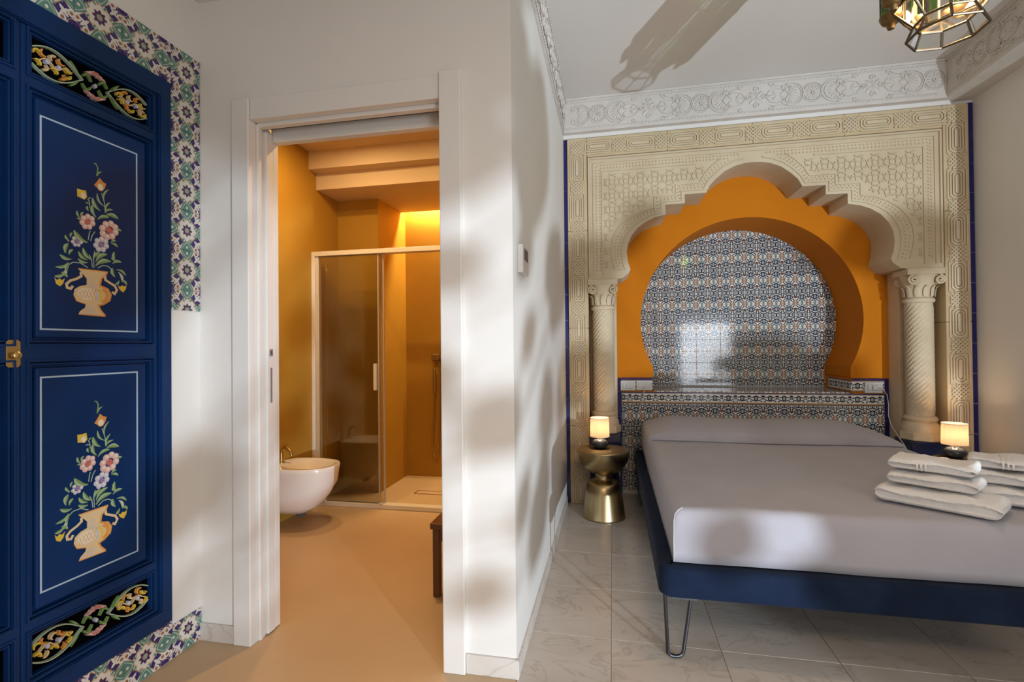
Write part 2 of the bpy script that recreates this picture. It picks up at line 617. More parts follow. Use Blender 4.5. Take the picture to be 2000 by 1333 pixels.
MOTIF=[('s',[(3.6,240.6),(11.6,239.1),(17.0,227.2),(13.2,198.4)],3.8,'g'),('l',(17.0,202.4),(30.1,219.0),5.4,'g'),('p',[(3.5,166.2),(12.6,178.9),(22.4,195.9),(33.4,185.6),(44.5,182.5),(40.0,165.4),(30.6,152.5),(19.6,152.5),(13.7,160.0)],'o'),
('e',(25.1,165.2),9.5,11.0,0,'w'),('p',[(-50.9,137.3),(-35.7,136.7),(-22.9,139.0),(-19.3,117.4),(-28.1,106.8),(-41.8,110.3),(-49.9,111.1)],'y'),('e',(-31.7,119.2),7.4,9.9,0,'w'),
('l',(24.9,84.4),(-0.3,121.3),14.0,'g'),('l',(11.3,57.7),(-0.4,97.3),13.0,'g'),('l',(38.8,102.5),(14.2,139.8),8.6,'g'),('l',(38.8,119.3),(53.5,165.1),7.6,'g'),
('l',(45.4,83.1),(58.5,121.5),7.6,'g'),('l',(41.5,80.9),(68.2,98.1),7.6,'g'),('l',(15.6,50.5),(55.5,67.7),11.9,'g'),('l',(44.3,73.3),(87.3,71.1),15.1,'g'),
('l',(-14.1,72.9),(-17.2,88.3),8.6,'g'),('l',(-5.7,72.4),(-0.4,84.7),8.6,'g'),('l',(-25.5,96.8),(-12.0,96.2),5.4,'g'),('l',(-14.1,110.8),(-6.7,119.4),5.4,'g'),
('l',(-40.9,43.5),(-50.0,64.5),8.6,'g'),('l',(-38.4,47.9),(-29.7,63.5),7.6,'g'),('l',(-34.8,45.0),(-52.0,40.7),6.5,'g'),('l',(75.5,26.6),(99.6,30.9),9.7,'g'),
('l',(76.1,33.0),(89.0,46.3),7.6,'g'),('l',(59.9,-21.4),(85.3,-29.5),9.7,'g'),('l',(61.0,-17.3),(79.5,-9.5),7.6,'g'),('l',(-16.4,-32.4),(-60.0,-1.3),18.4,'g'),
('l',(-74.8,-38.0),(-86.3,-22.8),8.6,'g'),('l',(-69.9,-28.1),(-65.0,-11.8),7.6,'g'),('l',(-71.8,-39.5),(-80.6,-38.1),5.4,'g'),('l',(-67.5,-96.1),(-102.5,-87.7),11.9,'g'),
('l',(-74.8,-84.8),(-63.0,-66.0),9.7,'g'),('l',(-84.5,-81.4),(-77.7,-49.0),14.0,'g'),('l',(-2.3,-88.3),(-31.9,-53.7),14.0,'g'),('l',(-18.0,-90.9),(-46.1,-68.1),11.9,'g'),
('l',(-17.5,-99.4),(-48.2,-91.7),10.8,'g'),('l',(1.4,-88.7),(23.0,-60.8),11.9,'g'),('l',(10.0,-94.9),(48.5,-61.8),14.0,'g'),('l',(8.9,-109.4),(60.9,-85.0),16.2,'g'),
('l',(79.3,-81.9),(73.6,-48.2),11.9,'g'),('l',(66.6,-91.4),(99.3,-81.5),10.8,'g'),('l',(72.4,-79.1),(65.5,-66.7),7.6,'g'),('l',(-78.2,-109.3),(-115.6,-129.1),9.7,'g'),
('l',(-80.7,-141.9),(-75.8,-112.6),14.0,'g'),('l',(76.9,-136.3),(66.6,-106.6),14.0,'g'),('l',(79.3,-110.4),(114.8,-126.6),9.7,'g'),('s',[(-16.5,-117.6),(-41.1,-105.4),(-63.6,-107.0),(-78.2,-118.2)],3.2,'h'),
('s',[(15.3,-114.4),(32.8,-102.3),(49.6,-101.9),(69.4,-114.7)],3.2,'h'),('s',[(-15.3,-24.6),(-12.2,-2.3),(-9.0,6.5)],2.7,'h'),('s',[(-7.5,-26.2),(-2.1,-5.6),(6.9,8.4)],2.7,'h'),
('s',[(-2.3,-114.3),(-4.9,-87.6),(-12.8,-72.7)],2.2,'h'),('s',[(3.0,-116.3),(1.5,-75.6),(5.8,-58.5)],2.2,'h'),('s',[(41.5,82.1),(38.8,114.8),(28.9,145.3)],2.2,'h'),
('s',[(-9.9,84.9),(-12.0,106.0),(-17.7,112.5)],2.2,'h'),('e',(-1.3,34.5),9.0,9.4,0,'k'),('e',(-11.6,20.7),9.0,9.4,0,'k'),('e',(-26.4,18.4),9.0,9.4,0,'k'),
('e',(-34.7,29.1),9.0,9.4,0,'k'),('e',(-30.3,44.8),9.0,9.4,0,'k'),('e',(-16.5,53.9),9.0,9.4,0,'k'),('e',(-3.5,49.4),9.0,9.4,0,'k'),('e',(-17.8,35.8),8.7,9.1,0,'r'),
('e',(77.3,21.7),11.1,11.6,0,'k'),('e',(65.4,5.0),11.1,11.6,0,'k'),('e',(47.3,-0.5),11.1,11.6,0,'k'),('e',(33.5,7.9),11.1,11.6,0,'k'),('e',(31.9,25.4),11.1,11.6,0,'k'),
('e',(43.3,41.8),11.1,11.6,0,'k'),('e',(61.4,47.8),11.1,11.6,0,'k'),('e',(75.6,39.5),11.1,11.6,0,'k'),('e',(54.3,23.5),11.1,11.6,0,'r'),('e',(44.9,-33.2),9.0,9.4,0,'b'),
('e',(34.1,-47.0),9.0,9.4,0,'b'),('e',(18.4,-48.8),9.0,9.4,0,'b'),('e',(9.7,-37.4),9.0,9.4,0,'b'),('e',(14.3,-21.5),9.0,9.4,0,'b'),('e',(28.9,-12.7),9.0,9.4,0,'b'),
('e',(42.6,-17.9),9.0,9.4,0,'b'),('e',(27.5,-31.2),8.7,9.1,0,'v'),('e',(-38.6,-37.2),5.8,6.1,0,'b'),('e',(-46.4,-47.6),5.8,6.1,0,'b'),('e',(-57.6,-48.9),5.8,6.1,0,'b'),
('e',(-63.9,-40.4),5.8,6.1,0,'b'),('e',(-60.6,-28.4),5.8,6.1,0,'b'),('e',(-50.1,-21.8),5.8,6.1,0,'b'),('e',(-40.3,-25.7),5.8,6.1,0,'b'),('e',(-51.1,-35.7),6.9,7.2,0,'v'),
('l',(-83.1,-121.5),(-100.7,-156.0),10.8,'h'),('l',(-90.3,-145.8),(-118.4,-158.4),10.8,'g'),('l',(-99.7,-144.6),(-80.7,-158.5),10.8,'g'),('p',[(-118.4,-163.5),(-111.0,-171.7),(-104.5,-164.7),(-96.9,-169.9),(-88.4,-162.6),(-94.1,-180.8),(-102.6,-189.5),(-113.8,-183.2)],'y'),
('l',(86.8,-117.9),(101.6,-150.3),10.8,'h'),('l',(89.7,-146.1),(75.7,-162.6),9.7,'g'),('l',(96.8,-145.2),(119.6,-159.7),10.8,'g'),('p',[(85.0,-163.8),(92.6,-168.6),(101.5,-163.0),(108.7,-165.6),(117.2,-161.2),(114.7,-174.8),(105.0,-188.0),(92.0,-179.0)],'y'),
('s',[(-38.6,-135.9),(-37.6,-149.0),(-51.3,-158.8),(-71.0,-167.6),(-82.6,-179.4),(-80.7,-191.6),(-70.1,-193.6),(-63.7,-184.0)],8.1,'c'),('s',[(41.1,-136.7),(42.2,-151.0),(60.8,-161.0),(75.1,-167.8),(82.6,-182.3),(74.4,-196.3),(64.1,-190.0)],8.1,'c'),
('p',[(-48.7,-124.1),(48.4,-121.7),(43.9,-132.4),(32.8,-142.3),(24.5,-154.4),(22.8,-173.9),(49.4,-182.0),(60.7,-200.5),(57.8,-220.4),(38.1,-236.0),(17.3,-240.4),(22.7,-253.8),(40.8,-275.9),(-46.4,-273.4),(-41.3,-263.6),(-26.0,-251.8),(-23.4,-239.9),(-51.4,-232.6),(-62.2,-212.6),(-58.8,-193.9),(-41.2,-181.3),(-20.8,-176.3),(-20.7,-154.8),(-31.0,-142.8)],'c'),
('s',[(48.4,-121.7),(41.1,-136.7),(27.3,-148.5),(22.8,-173.9),(49.4,-182.0),(60.7,-200.5),(56.1,-220.6),(35.4,-235.1),(17.3,-240.4),(24.3,-256.4),(40.8,-275.9)],7.0,'o'),
('s',[(-46.2,-125.3),(48.4,-122.8)],4.3,'o'),('s',[(-46.4,-274.5),(40.8,-277.0)],3.8,'o'),('s',[(-60.3,-215.0),(-52.3,-231.6),(-23.4,-239.9)],3.2,'o'),
('e',(-20.8,-205.8),30.7,20.9,0,'w'),('s',[(-46.3,-197.8),(-36.2,-223.3)],1.6,'o'),('s',[(-36.2,-191.4),(-47.3,-221.7)],1.6,'o'),('s',[(-35.2,-196.6),(-25.0,-222.3)],1.6,'o'),
('s',[(-24.9,-190.2),(-36.2,-220.7)],1.6,'o'),('s',[(-23.9,-195.4),(-13.5,-221.3)],1.6,'o'),('s',[(-13.5,-188.9),(-25.0,-219.6)],1.6,'o'),('s',[(-12.4,-194.2),(-2.0,-220.2)],1.6,'o'),
('s',[(-1.9,-187.6),(-13.5,-218.6)],1.6,'o'),('s',[(-0.9,-193.0),(9.8,-219.2)],1.6,'o'),('s',[(9.8,-186.3),(-2.0,-217.5)],1.6,'o'),('s',[(-17.6,-157.1),(2.9,-156.6)],2.7,'b'),
('s',[(-17.6,-166.2),(2.9,-165.9)],2.7,'b'),('s',[(-17.6,-174.8),(2.9,-174.6)],2.7,'b'),('s',[(-20.9,-250.4),(2.8,-251.9)],2.7,'b'),('s',[(-27.5,-259.4),(2.8,-260.6)],2.7,'b'),
('s',[(-34.0,-268.4),(2.7,-269.3)],2.7,'b'),('s',[(32.7,-183.8),(44.9,-193.6),(48.2,-204.5),(43.7,-220.0),(32.6,-230.9)],14.0,'o'),('s',[(17.4,-185.5),(26.1,-198.4),(28.2,-209.2),(24.4,-228.9)],7.6,'y'),
('s',[(-10.3,-183.2),(10.9,-183.5)],3.2,'b'),('s',[(8.2,-192.0),(14.1,-205.1),(10.8,-224.5)],5.4,'b')]

random.seed(7)
Y0, Y1, Y2 = 3.866, 4.185, 4.655      # stone front, tiled headboard plane, back of the niche
XP, XR, XL = -0.358, 2.390, -1.711    # partition face, right wall face, left wall face
YD = 1.800                            # face of the bathroom door wall
ZC, ZH = 3.110, 2.690                 # bedroom ceiling, hall ceiling


def structure(name, mb, m, **kw):
    return props(mb.build(name, m, **kw), kind='structure')


# ------------------------------------------------------------------ floors
floor = structure('floor', MB().box(XP, 3.7, -2.4, 4.3, -0.12, -0.004), FGROUT)
TS = 0.428
tm = {}
for i in range(-1, 9):
    for j in range(-6, 6):
        x0, x1 = -0.019 + i * TS, -0.019 + (i + 1) * TS
        y0, y1 = 2.107 + (j - 1) * TS, 2.107 + j * TS
        x0, x1, y0, y1 = max(x0, XP + 0.001), min(x1, 3.7), max(y0, -2.4), min(y1, 4.2)
        if x1 - x0 < 0.02 or y1 - y0 < 0.02:
            continue
        if y1 < 0.4 and i > 2 or y1 < -0.6:
            pass
        key = (round(x1 - x0, 3), round(y1 - y0, 3))
        if key not in tm:
            a, b = key[0] / 2 - 0.0008, key[1] / 2 - 0.0008
            t = MB()
            t.grid([[(-a, -b, -0.012), (a, -b, -0.012), (a, b, -0.012), (-a, b, -0.012)], [(-a, -b, -0.0015), (a, -b, -0.0015), (a, b, -0.0015), (-a, b, -0.0015)],
                    [(-a + .0015, -b + .0015, 0), (a - .0015, -b + .0015, 0), (a - .0015, b - .0015, 0), (-a + .0015, b - .0015, 0)]], closed_u=True, cap=True)
            o = t.build('marble_tile', MARB)
            tm[key] = o.data
            bpy.data.objects.remove(o)
        inst('marble_tile', tm[key], floor, ((x0 + x1) / 2, (y0 + y1) / 2, 0))
structure('floor_resin', MB().box(-2.6, XP, -2.4, 4.6, -0.12, 0.0), RESIN)

# ------------------------------------------------------------------ bedroom and hall shell
structure('ceiling', MB().box(XP, 3.7, -2.4, 4.9, ZC, ZC + 0.12), CEIL)
structure('ceiling_hall', MB().box(-2.0, XP - 0.1, -2.4, YD + 0.02, ZH, ZH + 0.1).box(XP - 0.1, XP, -2.4, YD + 0.02, ZH, ZC + 0.1), CEIL)
structure('wall_partition', MB().box(XP - 0.10, XP, YD + 0.13, 4.9, 0, ZC + 0.05), WALL)
dw = MB()
dw.box(-2.45, -1.462, YD, YD + 0.13, 0, 2.80).box(-0.632, XP, YD, YD + 0.13, 0, ZC + 0.05).box(-1.462, -0.632, YD, YD + 0.13, 2.20, 2.80)
structure('wall_door', dw, WALL)
structure('wall_left', MB().box(XL - 0.5, XL, 1.654, YD + 0.001, 0, ZC).box(XL - 0.5, XL, -2.4, 0.62, 0, ZC).box(XL - 0.5, XL, 0.62, 1.654, 0, 0.156).box(XL - 0.5, XL, 0.62, 1.654, 2.2735, ZC).box(XL - 0.5, XL - 0.46, 0.62, 1.654, 0.156, 2.2735), WALL)
structure('wall_right', MB().box(XR, XR + 0.12, 2.6, 4.9, 0, ZC).box(XR + 0.12, 3.7, 2.6, 2.72, 0, ZC).box(3.7, 3.82, -2.4, 2.72, 0, ZC), WALL)
structure('wall_back', MB().box(XP, XR, Y2 + 0.02, 4.9, 0, ZC).box(XP, -0.329, Y0 + 0.016, Y2 + .02, 0, 2.85).box(2.351, XR, Y0 + 0.016, Y2 + .02, 0, 2.85).box(XP, XR, Y0 + 0.02, Y2 + .02, 2.82, ZC), WALL)
rw = MB().box(-2.0, 1.33, -2.4, -2.25, 0, ZC).box(2.57, 3.82, -2.4, -2.25, 0, ZC).box(1.33, 2.57, -2.4, -2.25, 2.1, ZC).box(1.33, 2.57, -2.4, -2.25, 0, 0.25)
structure('wall_rear', rw, WALL)

# ------------------------------------------------------------------ bathroom shell
structure('wall_bathroom', MB().box(-2.45, -2.29, 1.93, 4.6, 0, 2.85), MUST)
structure('wall_shower', MB().box(-2.29, -1.92, 3.87, 4.6, 0, 2.65), MUST)
structure('wall_shower_back', MB().box(-1.92, XP - 0.1, 4.43, 4.6, 0, 2.65), MUST)
structure('wall_bathroom_right', MB().box(XP - 0.105, XP - 0.1, 1.93, 4.43, 0, 2.74), MUST)
bc = MB().box(-2.29, XP - 0.105, 1.93, 3.45, 2.74, 2.85).box(-2.29, XP - 0.105, 3.45, 3.55, 2.60, 2.85).box(-2.29, XP - 0.105, 3.55, 4.33, 2.47, 2.85).box(-1.92, XP - 0.105, 4.33, 4.43, 2.62, 2.85)
structure('ceiling_bathroom', bc, BCEIL)

# ------------------------------------------------------------------ skirting boards
structure('baseboard_door', MB().box(-0.5475, XP + 0.010, YD - 0.011, YD, 0, 0.072), SKIRT, bevel=0.002)
structure('baseboard_corner', MB().box(XL, -1.5415, YD - 0.011, YD, 0, 0.072), SKIRT, bevel=0.002)
structure('baseboard_partition', MB().box(XP, XP + 0.010, YD, Y0 - 0.004, 0, 0.058), SKIRT, bevel=0.002)

# ------------------------------------------------------------------ door 1: pocket door to the bathroom
d1 = thing('door_1', (-1.05, YD, 0), kind='structure')
MB().box(-1.541, -1.4605, YD - 0.016, YD + 0.03, 0, 2.253).build('casing', JOIN, d1, bevel=0.004)
MB().box(-0.6335, -0.5485, YD - 0.022, YD + 0.03, 0, 2.262).build('casing', JOIN, d1, bevel=0.004)
MB().box(-1.459, -0.635, YD - 0.008, YD + 0.03, 2.166, 2.256).build('lintel_casing', JOIN, d1, bevel=0.004)
MB().box(-1.462, -1.450, YD + 0.031, YD + 0.050, 0, 2.165).box(-1.462, -1.455, YD + 0.050, YD + 0.066, 0, 2.165).build('jamb_lining', JOIN, d1, bevel=0.003)
MB().box(-1.462, -1.448, YD + 0.122, YD + 0.156, 0.004, 2.165).build('jamb_lining', JOIN, d1, bevel=0.003)
lf = MB().box(-1.475, -1.443, YD + 0.072, YD + 0.116, 0.006, 2.15).build('sliding_leaf_edge', JOIN, d1, bevel=0.003)
MB().box(-1.4432, -1.441, YD + 0.085, YD + 0.106, 1.185, 1.215).build('latch_plate', CHROME, lf, bevel=0.001)
MB().box(-1.4412, -1.4402, YD + 0.091, YD + 0.100, 1.193, 1.207).build('latch_hole', DARKP, lf)
MB().box(-1.4432, -1.4405, YD + 0.090, YD + 0.101, 0.985, 1.135).build('finger_pull', CHROME, lf, bevel=0.002)
MB().box(-0.640, -0.632, YD + 0.031, YD + 0.156, 0, 2.165).build('jamb_lining', JOIN, d1, bevel=0.002)
MB().box(-1.455, -0.635, YD + 0.031, YD + 0.062, 2.150, 2.20).build('head_lining', JOIN, d1, bevel=0.003)
MB().box(-1.46, -0.635, YD + 0.062, YD + 0.118, 2.176, 2.20).build('track_slot', DARKP, d1)
MB().box(-1.448, -0.635, YD + 0.118, YD + 0.156, 2.118, 2.20).build('head_lining', JOIN, d1, bevel=0.003)

# ------------------------------------------------------------------ window behind the photographer
w1 = thing('window_1', (1.95, -2.3, 0.25), kind='structure')
MB().box(1.33, 1.39, -2.36, -2.30, 0.25, 2.1).box(2.51, 2.57, -2.36, -2.30, 0.25, 2.1).box(1.39, 2.51, -2.36, -2.30, 2.04, 2.1).box(1.39, 2.51, -2.36, -2.30, 0.25, 0.31).box(1.92, 1.98, -2.36, -2.30, 0.31, 2.04).build('window_frame', JOIN, w1)


# ------------------------------------------------------------------ tiles
def tile_mesh(name, w, h, m, t=0.008, ch=0.0015):
    a, b = w / 2, h / 2
    k = MB()
    k.grid([[(-a, t, -b), (a, t, -b), (a, t, b), (-a, t, b)], [(-a, ch, -b), (a, ch, -b), (a, ch, b), (-a, ch, b)],
            [(-a + ch, 0, -b + ch), (a - ch, 0, -b + ch), (a - ch, 0, b - ch), (-a + ch, 0, b - ch)]], closed_u=True, cap=True)
    me = k.build(name, m)
    d = me.data
    bpy.data.objects.remove(me)
    return d


_tc = {}


def put_tile(name, m, parent, a0, a1, z0, z1, plane, origin=None, flip=False, face='-y', gap=0.0018):
    """one tile between a0..a1 along the wall and z0..z1; pattern centred on origin (for cut tiles)"""
    oa, oz = origin if origin else ((a0 + a1) / 2, (z0 + z1) / 2)
    la0, la1, lz0, lz1 = a0 - oa + gap / 2, a1 - oa - gap / 2, z0 - oz + gap / 2, z1 - oz - gap / 2
    if flip:
        la0, la1, lz0, lz1 = -la1, -la0, -lz1, -lz0
    key = (m.name, round(la0, 4), round(la1, 4), round(lz0, 4), round(lz1, 4))
    if key not in _tc:
        t, ch = 0.008, 0.0012
        k = MB()
        k.grid([[(la0, t, lz0), (la1, t, lz0), (la1, t, lz1), (la0, t, lz1)], [(la0, ch, lz0), (la1, ch, lz0), (la1, ch, lz1), (la0, ch, lz1)],
                [(la0 + ch, 0, lz0 + ch), (la1 - ch, 0, lz0 + ch), (la1 - ch, 0, lz1 - ch), (la0 + ch, 0, lz1 - ch)]], closed_u=True, cap=True)
        o = k.build(name, m)
        _tc[key] = o.data
        bpy.data.objects.remove(o)
    fy = pi if flip else 0.0
    if face == '-y':
        return inst(name, _tc[key], parent, (oa, plane, oz), (0, fy, 0))
    if face == '+x':
        return inst(name, _tc[key], parent, (plane, oa, oz), (0, fy, pi / 2))
    if face == '-x':
        return inst(name, _tc[key], parent, (plane, oa, oz), (0, fy, -pi / 2))
    if face == '+z':
        return inst(name, _tc[key], parent, (oa, oz, plane), (-pi / 2, 0, 0))


# cobalt strips either side of the stone arch
wb = bpy.data.objects['wall_back']
for (a0, a1) in ((XP + 0.001, -0.330), (2.3525, XR - 0.003)):
    zt, k = 2.826, 0
    while zt > 0.005:
        put_tile('blue_strip_tile', COBALT, wb, a0, a1, max(zt - 0.2023, 0.0), zt, Y0 + 0.004, origin=((a0 + a1) / 2, zt - 0.101), gap=0.003)
        zt -= 0.2023

# ------------------------------------------------------------------ ochre niche wall, patterned tile field, tiled headboard wall
NCX, NCZ, NR, NHW = 1.040, 1.400, 0.812, 0.724
rb = 0.355 / sqrt(1 - (NHW / NR) ** 2)
prof = []
th0 = math.acos(NHW / NR)
for k in range(49):
    a = -th0 + (pi + 2 * th0) * k / 48
    prof.append((NCX + NR * cos(a), NCZ + (NR if sin(a) > 0 else rb) * sin(a)))
outline = [(NCX + NHW, 0.835)] + prof + [(NCX - NHW, 0.835)]
nw = MB()
nw.extrude([[(XP, 0.835)] + [(XP, 2.82), (XR, 2.82), (XR, 0.835)] + outline], XZ, Y1, Y2 + 0.012)
niche = structure('wall_niche', nw, ORANGE, smooth=30)
lip = MB()
lip.box(NCX + NHW - 0.006, NCX + NHW + 0.02, Y1 - 0.001, Y2 + .01, 0.955, 1.04).box(NCX - NHW - 0.02, NCX - NHW + 0.006, Y1 - 0.001, Y2 + .01, 0.955, 1.04).build('niche_springer', ORANGE, niche, bevel=0.004)
# patterned tile field at the back of the niche
row0, col0 = 1.360, 0.528
for i in range(-2, 7):
    for j in range(-5, 9):
        a0, z0 = col0 + i * 0.2025, row0 + j * 0.1018
        if z0 + 0.1018 > 2.30 or z0 < 0.80:
            continue
        # skip tiles wholly behind the ochre wall
        cx = min(max(NCX, a0), a0 + 0.2025)
        cz = min(max(NCZ, z0), z0 + 0.1018)
        if z0 > 1.0 and ((cx - NCX) / NR) ** 2 + ((cz - NCZ) / NR) ** 2 > 1.0 or abs(cx - NCX) > NR:
            continue
        put_tile('patterned_tile', AZUL, niche, a0, a0 + 0.2025, max(z0, 0.838), z0 + 0.1018, Y2, origin=(a0 + 0.10125, z0 + 0.0509), flip=bool(j % 2))
# sill of the niche
for i in range(-1, 7):
    a0 = max(col0 + i * 0.2025, NCX - NHW)
    a1 = min(col0 + (i + 1) * 0.2025, NCX + NHW)
    for j in range(5):
        y0 = Y1 + 0.012 + j * 0.1018
        y1 = min(y0 + 0.1018, Y2 - .001)
        if a1 - a0 > 0.01 and y1 - y0 > 0.01:
            put_tile('sill_tile', AZUL, niche, a0, a1, y0, y1, 0.842, origin=(col0 + i * 0.2025 + 0.10125, y0 + 0.0509), face='+z')
for j in range(2):
    y0 = Y1 + j * 0.2025
    put_tile('border_tile', BORD, niche, y0, min(y0 + 0.2025, Y2), 0.845, 0.935, NCX + NHW - 0.006, face='-x')

hb = structure('wall_headboard', MB().box(0.036, 2.013, Y1 + 0.008, Y2 + 0.012, 0, 0.834), GROUT)
X0H = 0.336
for i in range(-2, 9):
    a0, a1 = max(X0H + i * 0.202, 0.070), min(X0H + (i + 1) * 0.202, 1.981)
    if a1 - a0 < 0.012:
        continue
    oa = X0H + i * 0.202 + 0.101
    put_tile('border_tile', BORD, hb, a0, a1, 0.741, 0.834, Y1, origin=(oa, 0.7875))
    for j in range(7):
        z1 = 0.739 - j * 0.1018
        if i >= 1 and i < 7 and j > 2:
            continue          # behind the mattress, out of sight
        put_tile('patterned_tile', AZUL, hb, a0, a1, max(z1 - 0.1018, 0.001), z1, Y1, origin=(oa, z1 - 0.0509), flip=bool(j % 2))
    if a1 < NCX - NHW or a0 > NCX + NHW or a0 < NCX - NHW < a1 or a0 < NCX + NHW < a1:
        b0, b1 = a0, a1
        if a0 < NCX - NHW < a1:
            b1 = NCX - NHW
        if a0 < NCX + NHW < a1:
            b0 = NCX + NHW
        put_tile('border_tile', BORD, niche, b0, b1, 0.845, 0.937, Y1 - 0.006, origin=(oa, 0.891))
for (a0, a1) in ((0.037, 0.069), (1.982, 2.012)):
    for (z0, z1) in ((0.0, 0.2), (0.2, 0.4), (0.4, 0.63), (0.63, 0.833), (0.833, 0.95)):
        put_tile('blue_strip_tile', COBALT, hb, a0, a1, z0, z1, Y1 - 0.003, gap=0.003)
for (a0, a1) in ((0.07, 0.120), (0.121, NCX - NHW), (NCX + NHW, 1.980)):
    put_tile('blue_trim_tile', COBALT, niche, a0, a1, 0.938, 0.951, Y1 - 0.006)

# ------------------------------------------------------------------ star-pattern tile border around the blue cupboard
wl = bpy.data.objects['wall_left']
TT = 0.1625
PX = XL + 0.007
def tala_row(z0, z1, ztop):
    y1 = 1.6215
    while y1 > 0.62:
        put_tile('star_tile', TALA, wl, y1 - TT, y1, z0, z1, PX, origin=(y1 - TT / 2, ztop - TT / 2), face='+x')
        y1 -= TT
    put_tile('star_tile', TALA, wl, 1.6215, 1.6585, z0, z1, PX, origin=(1.6215 + TT / 2, ztop - TT / 2), face='+x')
tala_row(2.2735, 2.436, 2.436)
tala_row(0.004, 0.1540, 0.1665)
zt = 2.436
while zt > 1.377:
    put_tile('star_tile', TALA, wl, 1.6585, 1.7985, max(zt - TT, 1.376), zt, PX, origin=(1.6585 + 0.072, zt - TT / 2), face='+x')
    zt -= TT
put_tile('star_tile', TALA, wl, 1.6585, 1.7985, 0.004, 0.135, PX, origin=(1.7305, 0.0852), face='+x')
# ------------------------------------------------------------------ carved stone arch
XC = 1.012
sa = thing('stone_arch', (XC, Y0, 0), 'tall carved limestone arch with scalloped opening and twisted columns behind the bed', 'arch')
half = [(0.970, 1.722), (0.930, 1.728), (0.885, 1.765), (0.872, 1.790), (0.890, 1.850), (0.898, 1.920), (0.889, 1.985), (0.862, 2.048), (0.815, 2.105), (0.755, 2.147), (0.690, 2.175),
        (0.612, 2.191), (0.612, 2.264), (0.474, 2.267), (0.474, 2.333), (0.325, 2.334), (0.297, 2.388), (0.250, 2.437), (0.190, 2.485), (0.120, 2.517), (0.060, 2.531), (0.0, 2.535)]
aprof = [(XC - d, z) for d, z in half] + [(XC + d, z) for d, z in reversed(half[:-1])]
AX0, AX1, AZ1 = -0.328, 2.350, 2.816
BI0, BI1 = -0.177, 2.199          # inner edges of the carved border band
ZI = 2.664
# upper slab with the scalloped opening
up = MB().extrude([[(BI0, 1.722), (BI0, ZI), (BI1, ZI), (BI1, 1.722)] + aprof[::-1]], XZ, Y0, Y1 - 0.001)
up.build('spandrel', STONE2, sa, smooth=25)
# border band: two jambs and a lintel, each of blocks with open joints
for (x0, x1) in ((AX0, BI0 - 0.002), (BI1 + 0.002, AX1)):
    for (z0, z1) in ((0.0, 0.598), (0.600, 1.35), (1.352, 2.10), (2.102, AZ1)):
        MB().box(x0, x1, Y0 - 0.012, Y1, z0, z1).build('border_block', STONE, sa, bevel=0.004)
for k in range(4):
    w = (BI1 - BI0) / 4
    MB().box(BI0 + k * w + .0005, BI0 + (k + 1) * w - .0005, Y0 - 0.012, Y1, ZI + 0.002, AZ1).build('border_block', STONE, sa, bevel=0.004)
# back of the column recesses and the reveals
for (x0, x1) in ((BI0, 0.034), (2.014, BI1)):
    MB().box(x0, x1, 4.045, Y1 + 0.004, 0, 1.722).build('recess_wall', STONE2, sa, bevel=0.004)
# border carving: cartouches and knots
FB = Y0 - 0.012


def plate(mb, outer, inner, cx=0, cz=0, t=0.009):
    lp = [outer] + ([inner] if inner else [])
    mb.extrude(lp, XZ, -t, 0.0)


def octo(a, b, c):
    return [(-a + c, -b), (a - c, -b), (a, -b + c), (a, b - c), (a - c, b), (-a + c, b), (-a, b - c), (-a, -b + c)]


ct = MB()
plate(ct, octo(.042, .098, .022), octo(.033, .089, .018))
plate(ct, octo(.026, .080, .014), octo(.018, .072, .010))
plate(ct, octo(.010, .062, .006), None)
for s1 in (-1, 1):
    ct.box(s1 * .054 - .004, s1 * .054 + .004, -.009, 0, -.10, .10)
cto = ct.build('carved_cartouche', STONE2)
ctm = cto.data
bpy.data.objects.remove(cto)
kn = MB()
for s1 in (-1, 1):
    for k in range(-2, 3):
        o = k * .026
        pts = [(-.05, s1 * -.05 + o), (.05, s1 * .05 + o)]
        pts = [(x, max(-.052, min(.052, z))) for x, z in ((-.05 + .1 * t / 8, s1 * (-.05 + .1 * t / 8) + o) for t in range(9)) if abs(z) <= .056]
        if len(pts) > 1:
            kn.ribbon(pts, .010, XZ, -.0095 if s1 > 0 else -.0075, 0.0)
for (x, z) in ((0, .026), (0, -.026), (.026, 0), (-.026, 0), (0, 0)):
    kn.extrude([[(x - .005, z), (x, z - .005), (x + .005, z), (x, z + .005)]], XZ, -.007, 0)
kno = kn.build('carved_knot', STONE2)
knm = kno.data
bpy.data.objects.remove(kno)
bm_ = (AX0 + BI0) / 2
for xb in (bm_, (AX1 + BI1) / 2):
    z = AZ1 - 0.075
    while z > 0.06:
        inst('carved_knot', knm, sa, (xb, FB, z))
        if z - 0.155 > 0.10:
            inst('carved_cartouche', ctm, sa, (xb, FB, z - 0.155))
        z -= 0.31
n = 8
for k in range(n):
    x = bm_ + ((AX1 + BI1) / 2 - bm_) * (k + 0.5) / n
    inst('carved_cartouche', ctm, sa, (x, FB, (ZI + AZ1) / 2), (0, pi / 2, 0))
    if k:
        inst('carved_knot', knm, sa, (bm_ + ((AX1 + BI1) / 2 - bm_) * k / n, FB, (ZI + AZ1) / 2))

# spandrel carving
FS = Y0
BOT = 1.752


def scaled(k, kz=None):
    kz = k if kz is None else kz
    return [(XC + (x - XC) * k, 1.76 + (z - 1.76) * kz) for x, z in aprof if z > 1.78]


def inpoly(x, z, P):
    c = False
    j = len(P) - 1
    for i in range(len(P)):
        if (P[i][1] > z) != (P[j][1] > z) and x < (P[j][0] - P[i][0]) * (z - P[i][1]) / (P[j][1] - P[i][1]) + P[i][0]:
            c = not c
        j = i
    return c


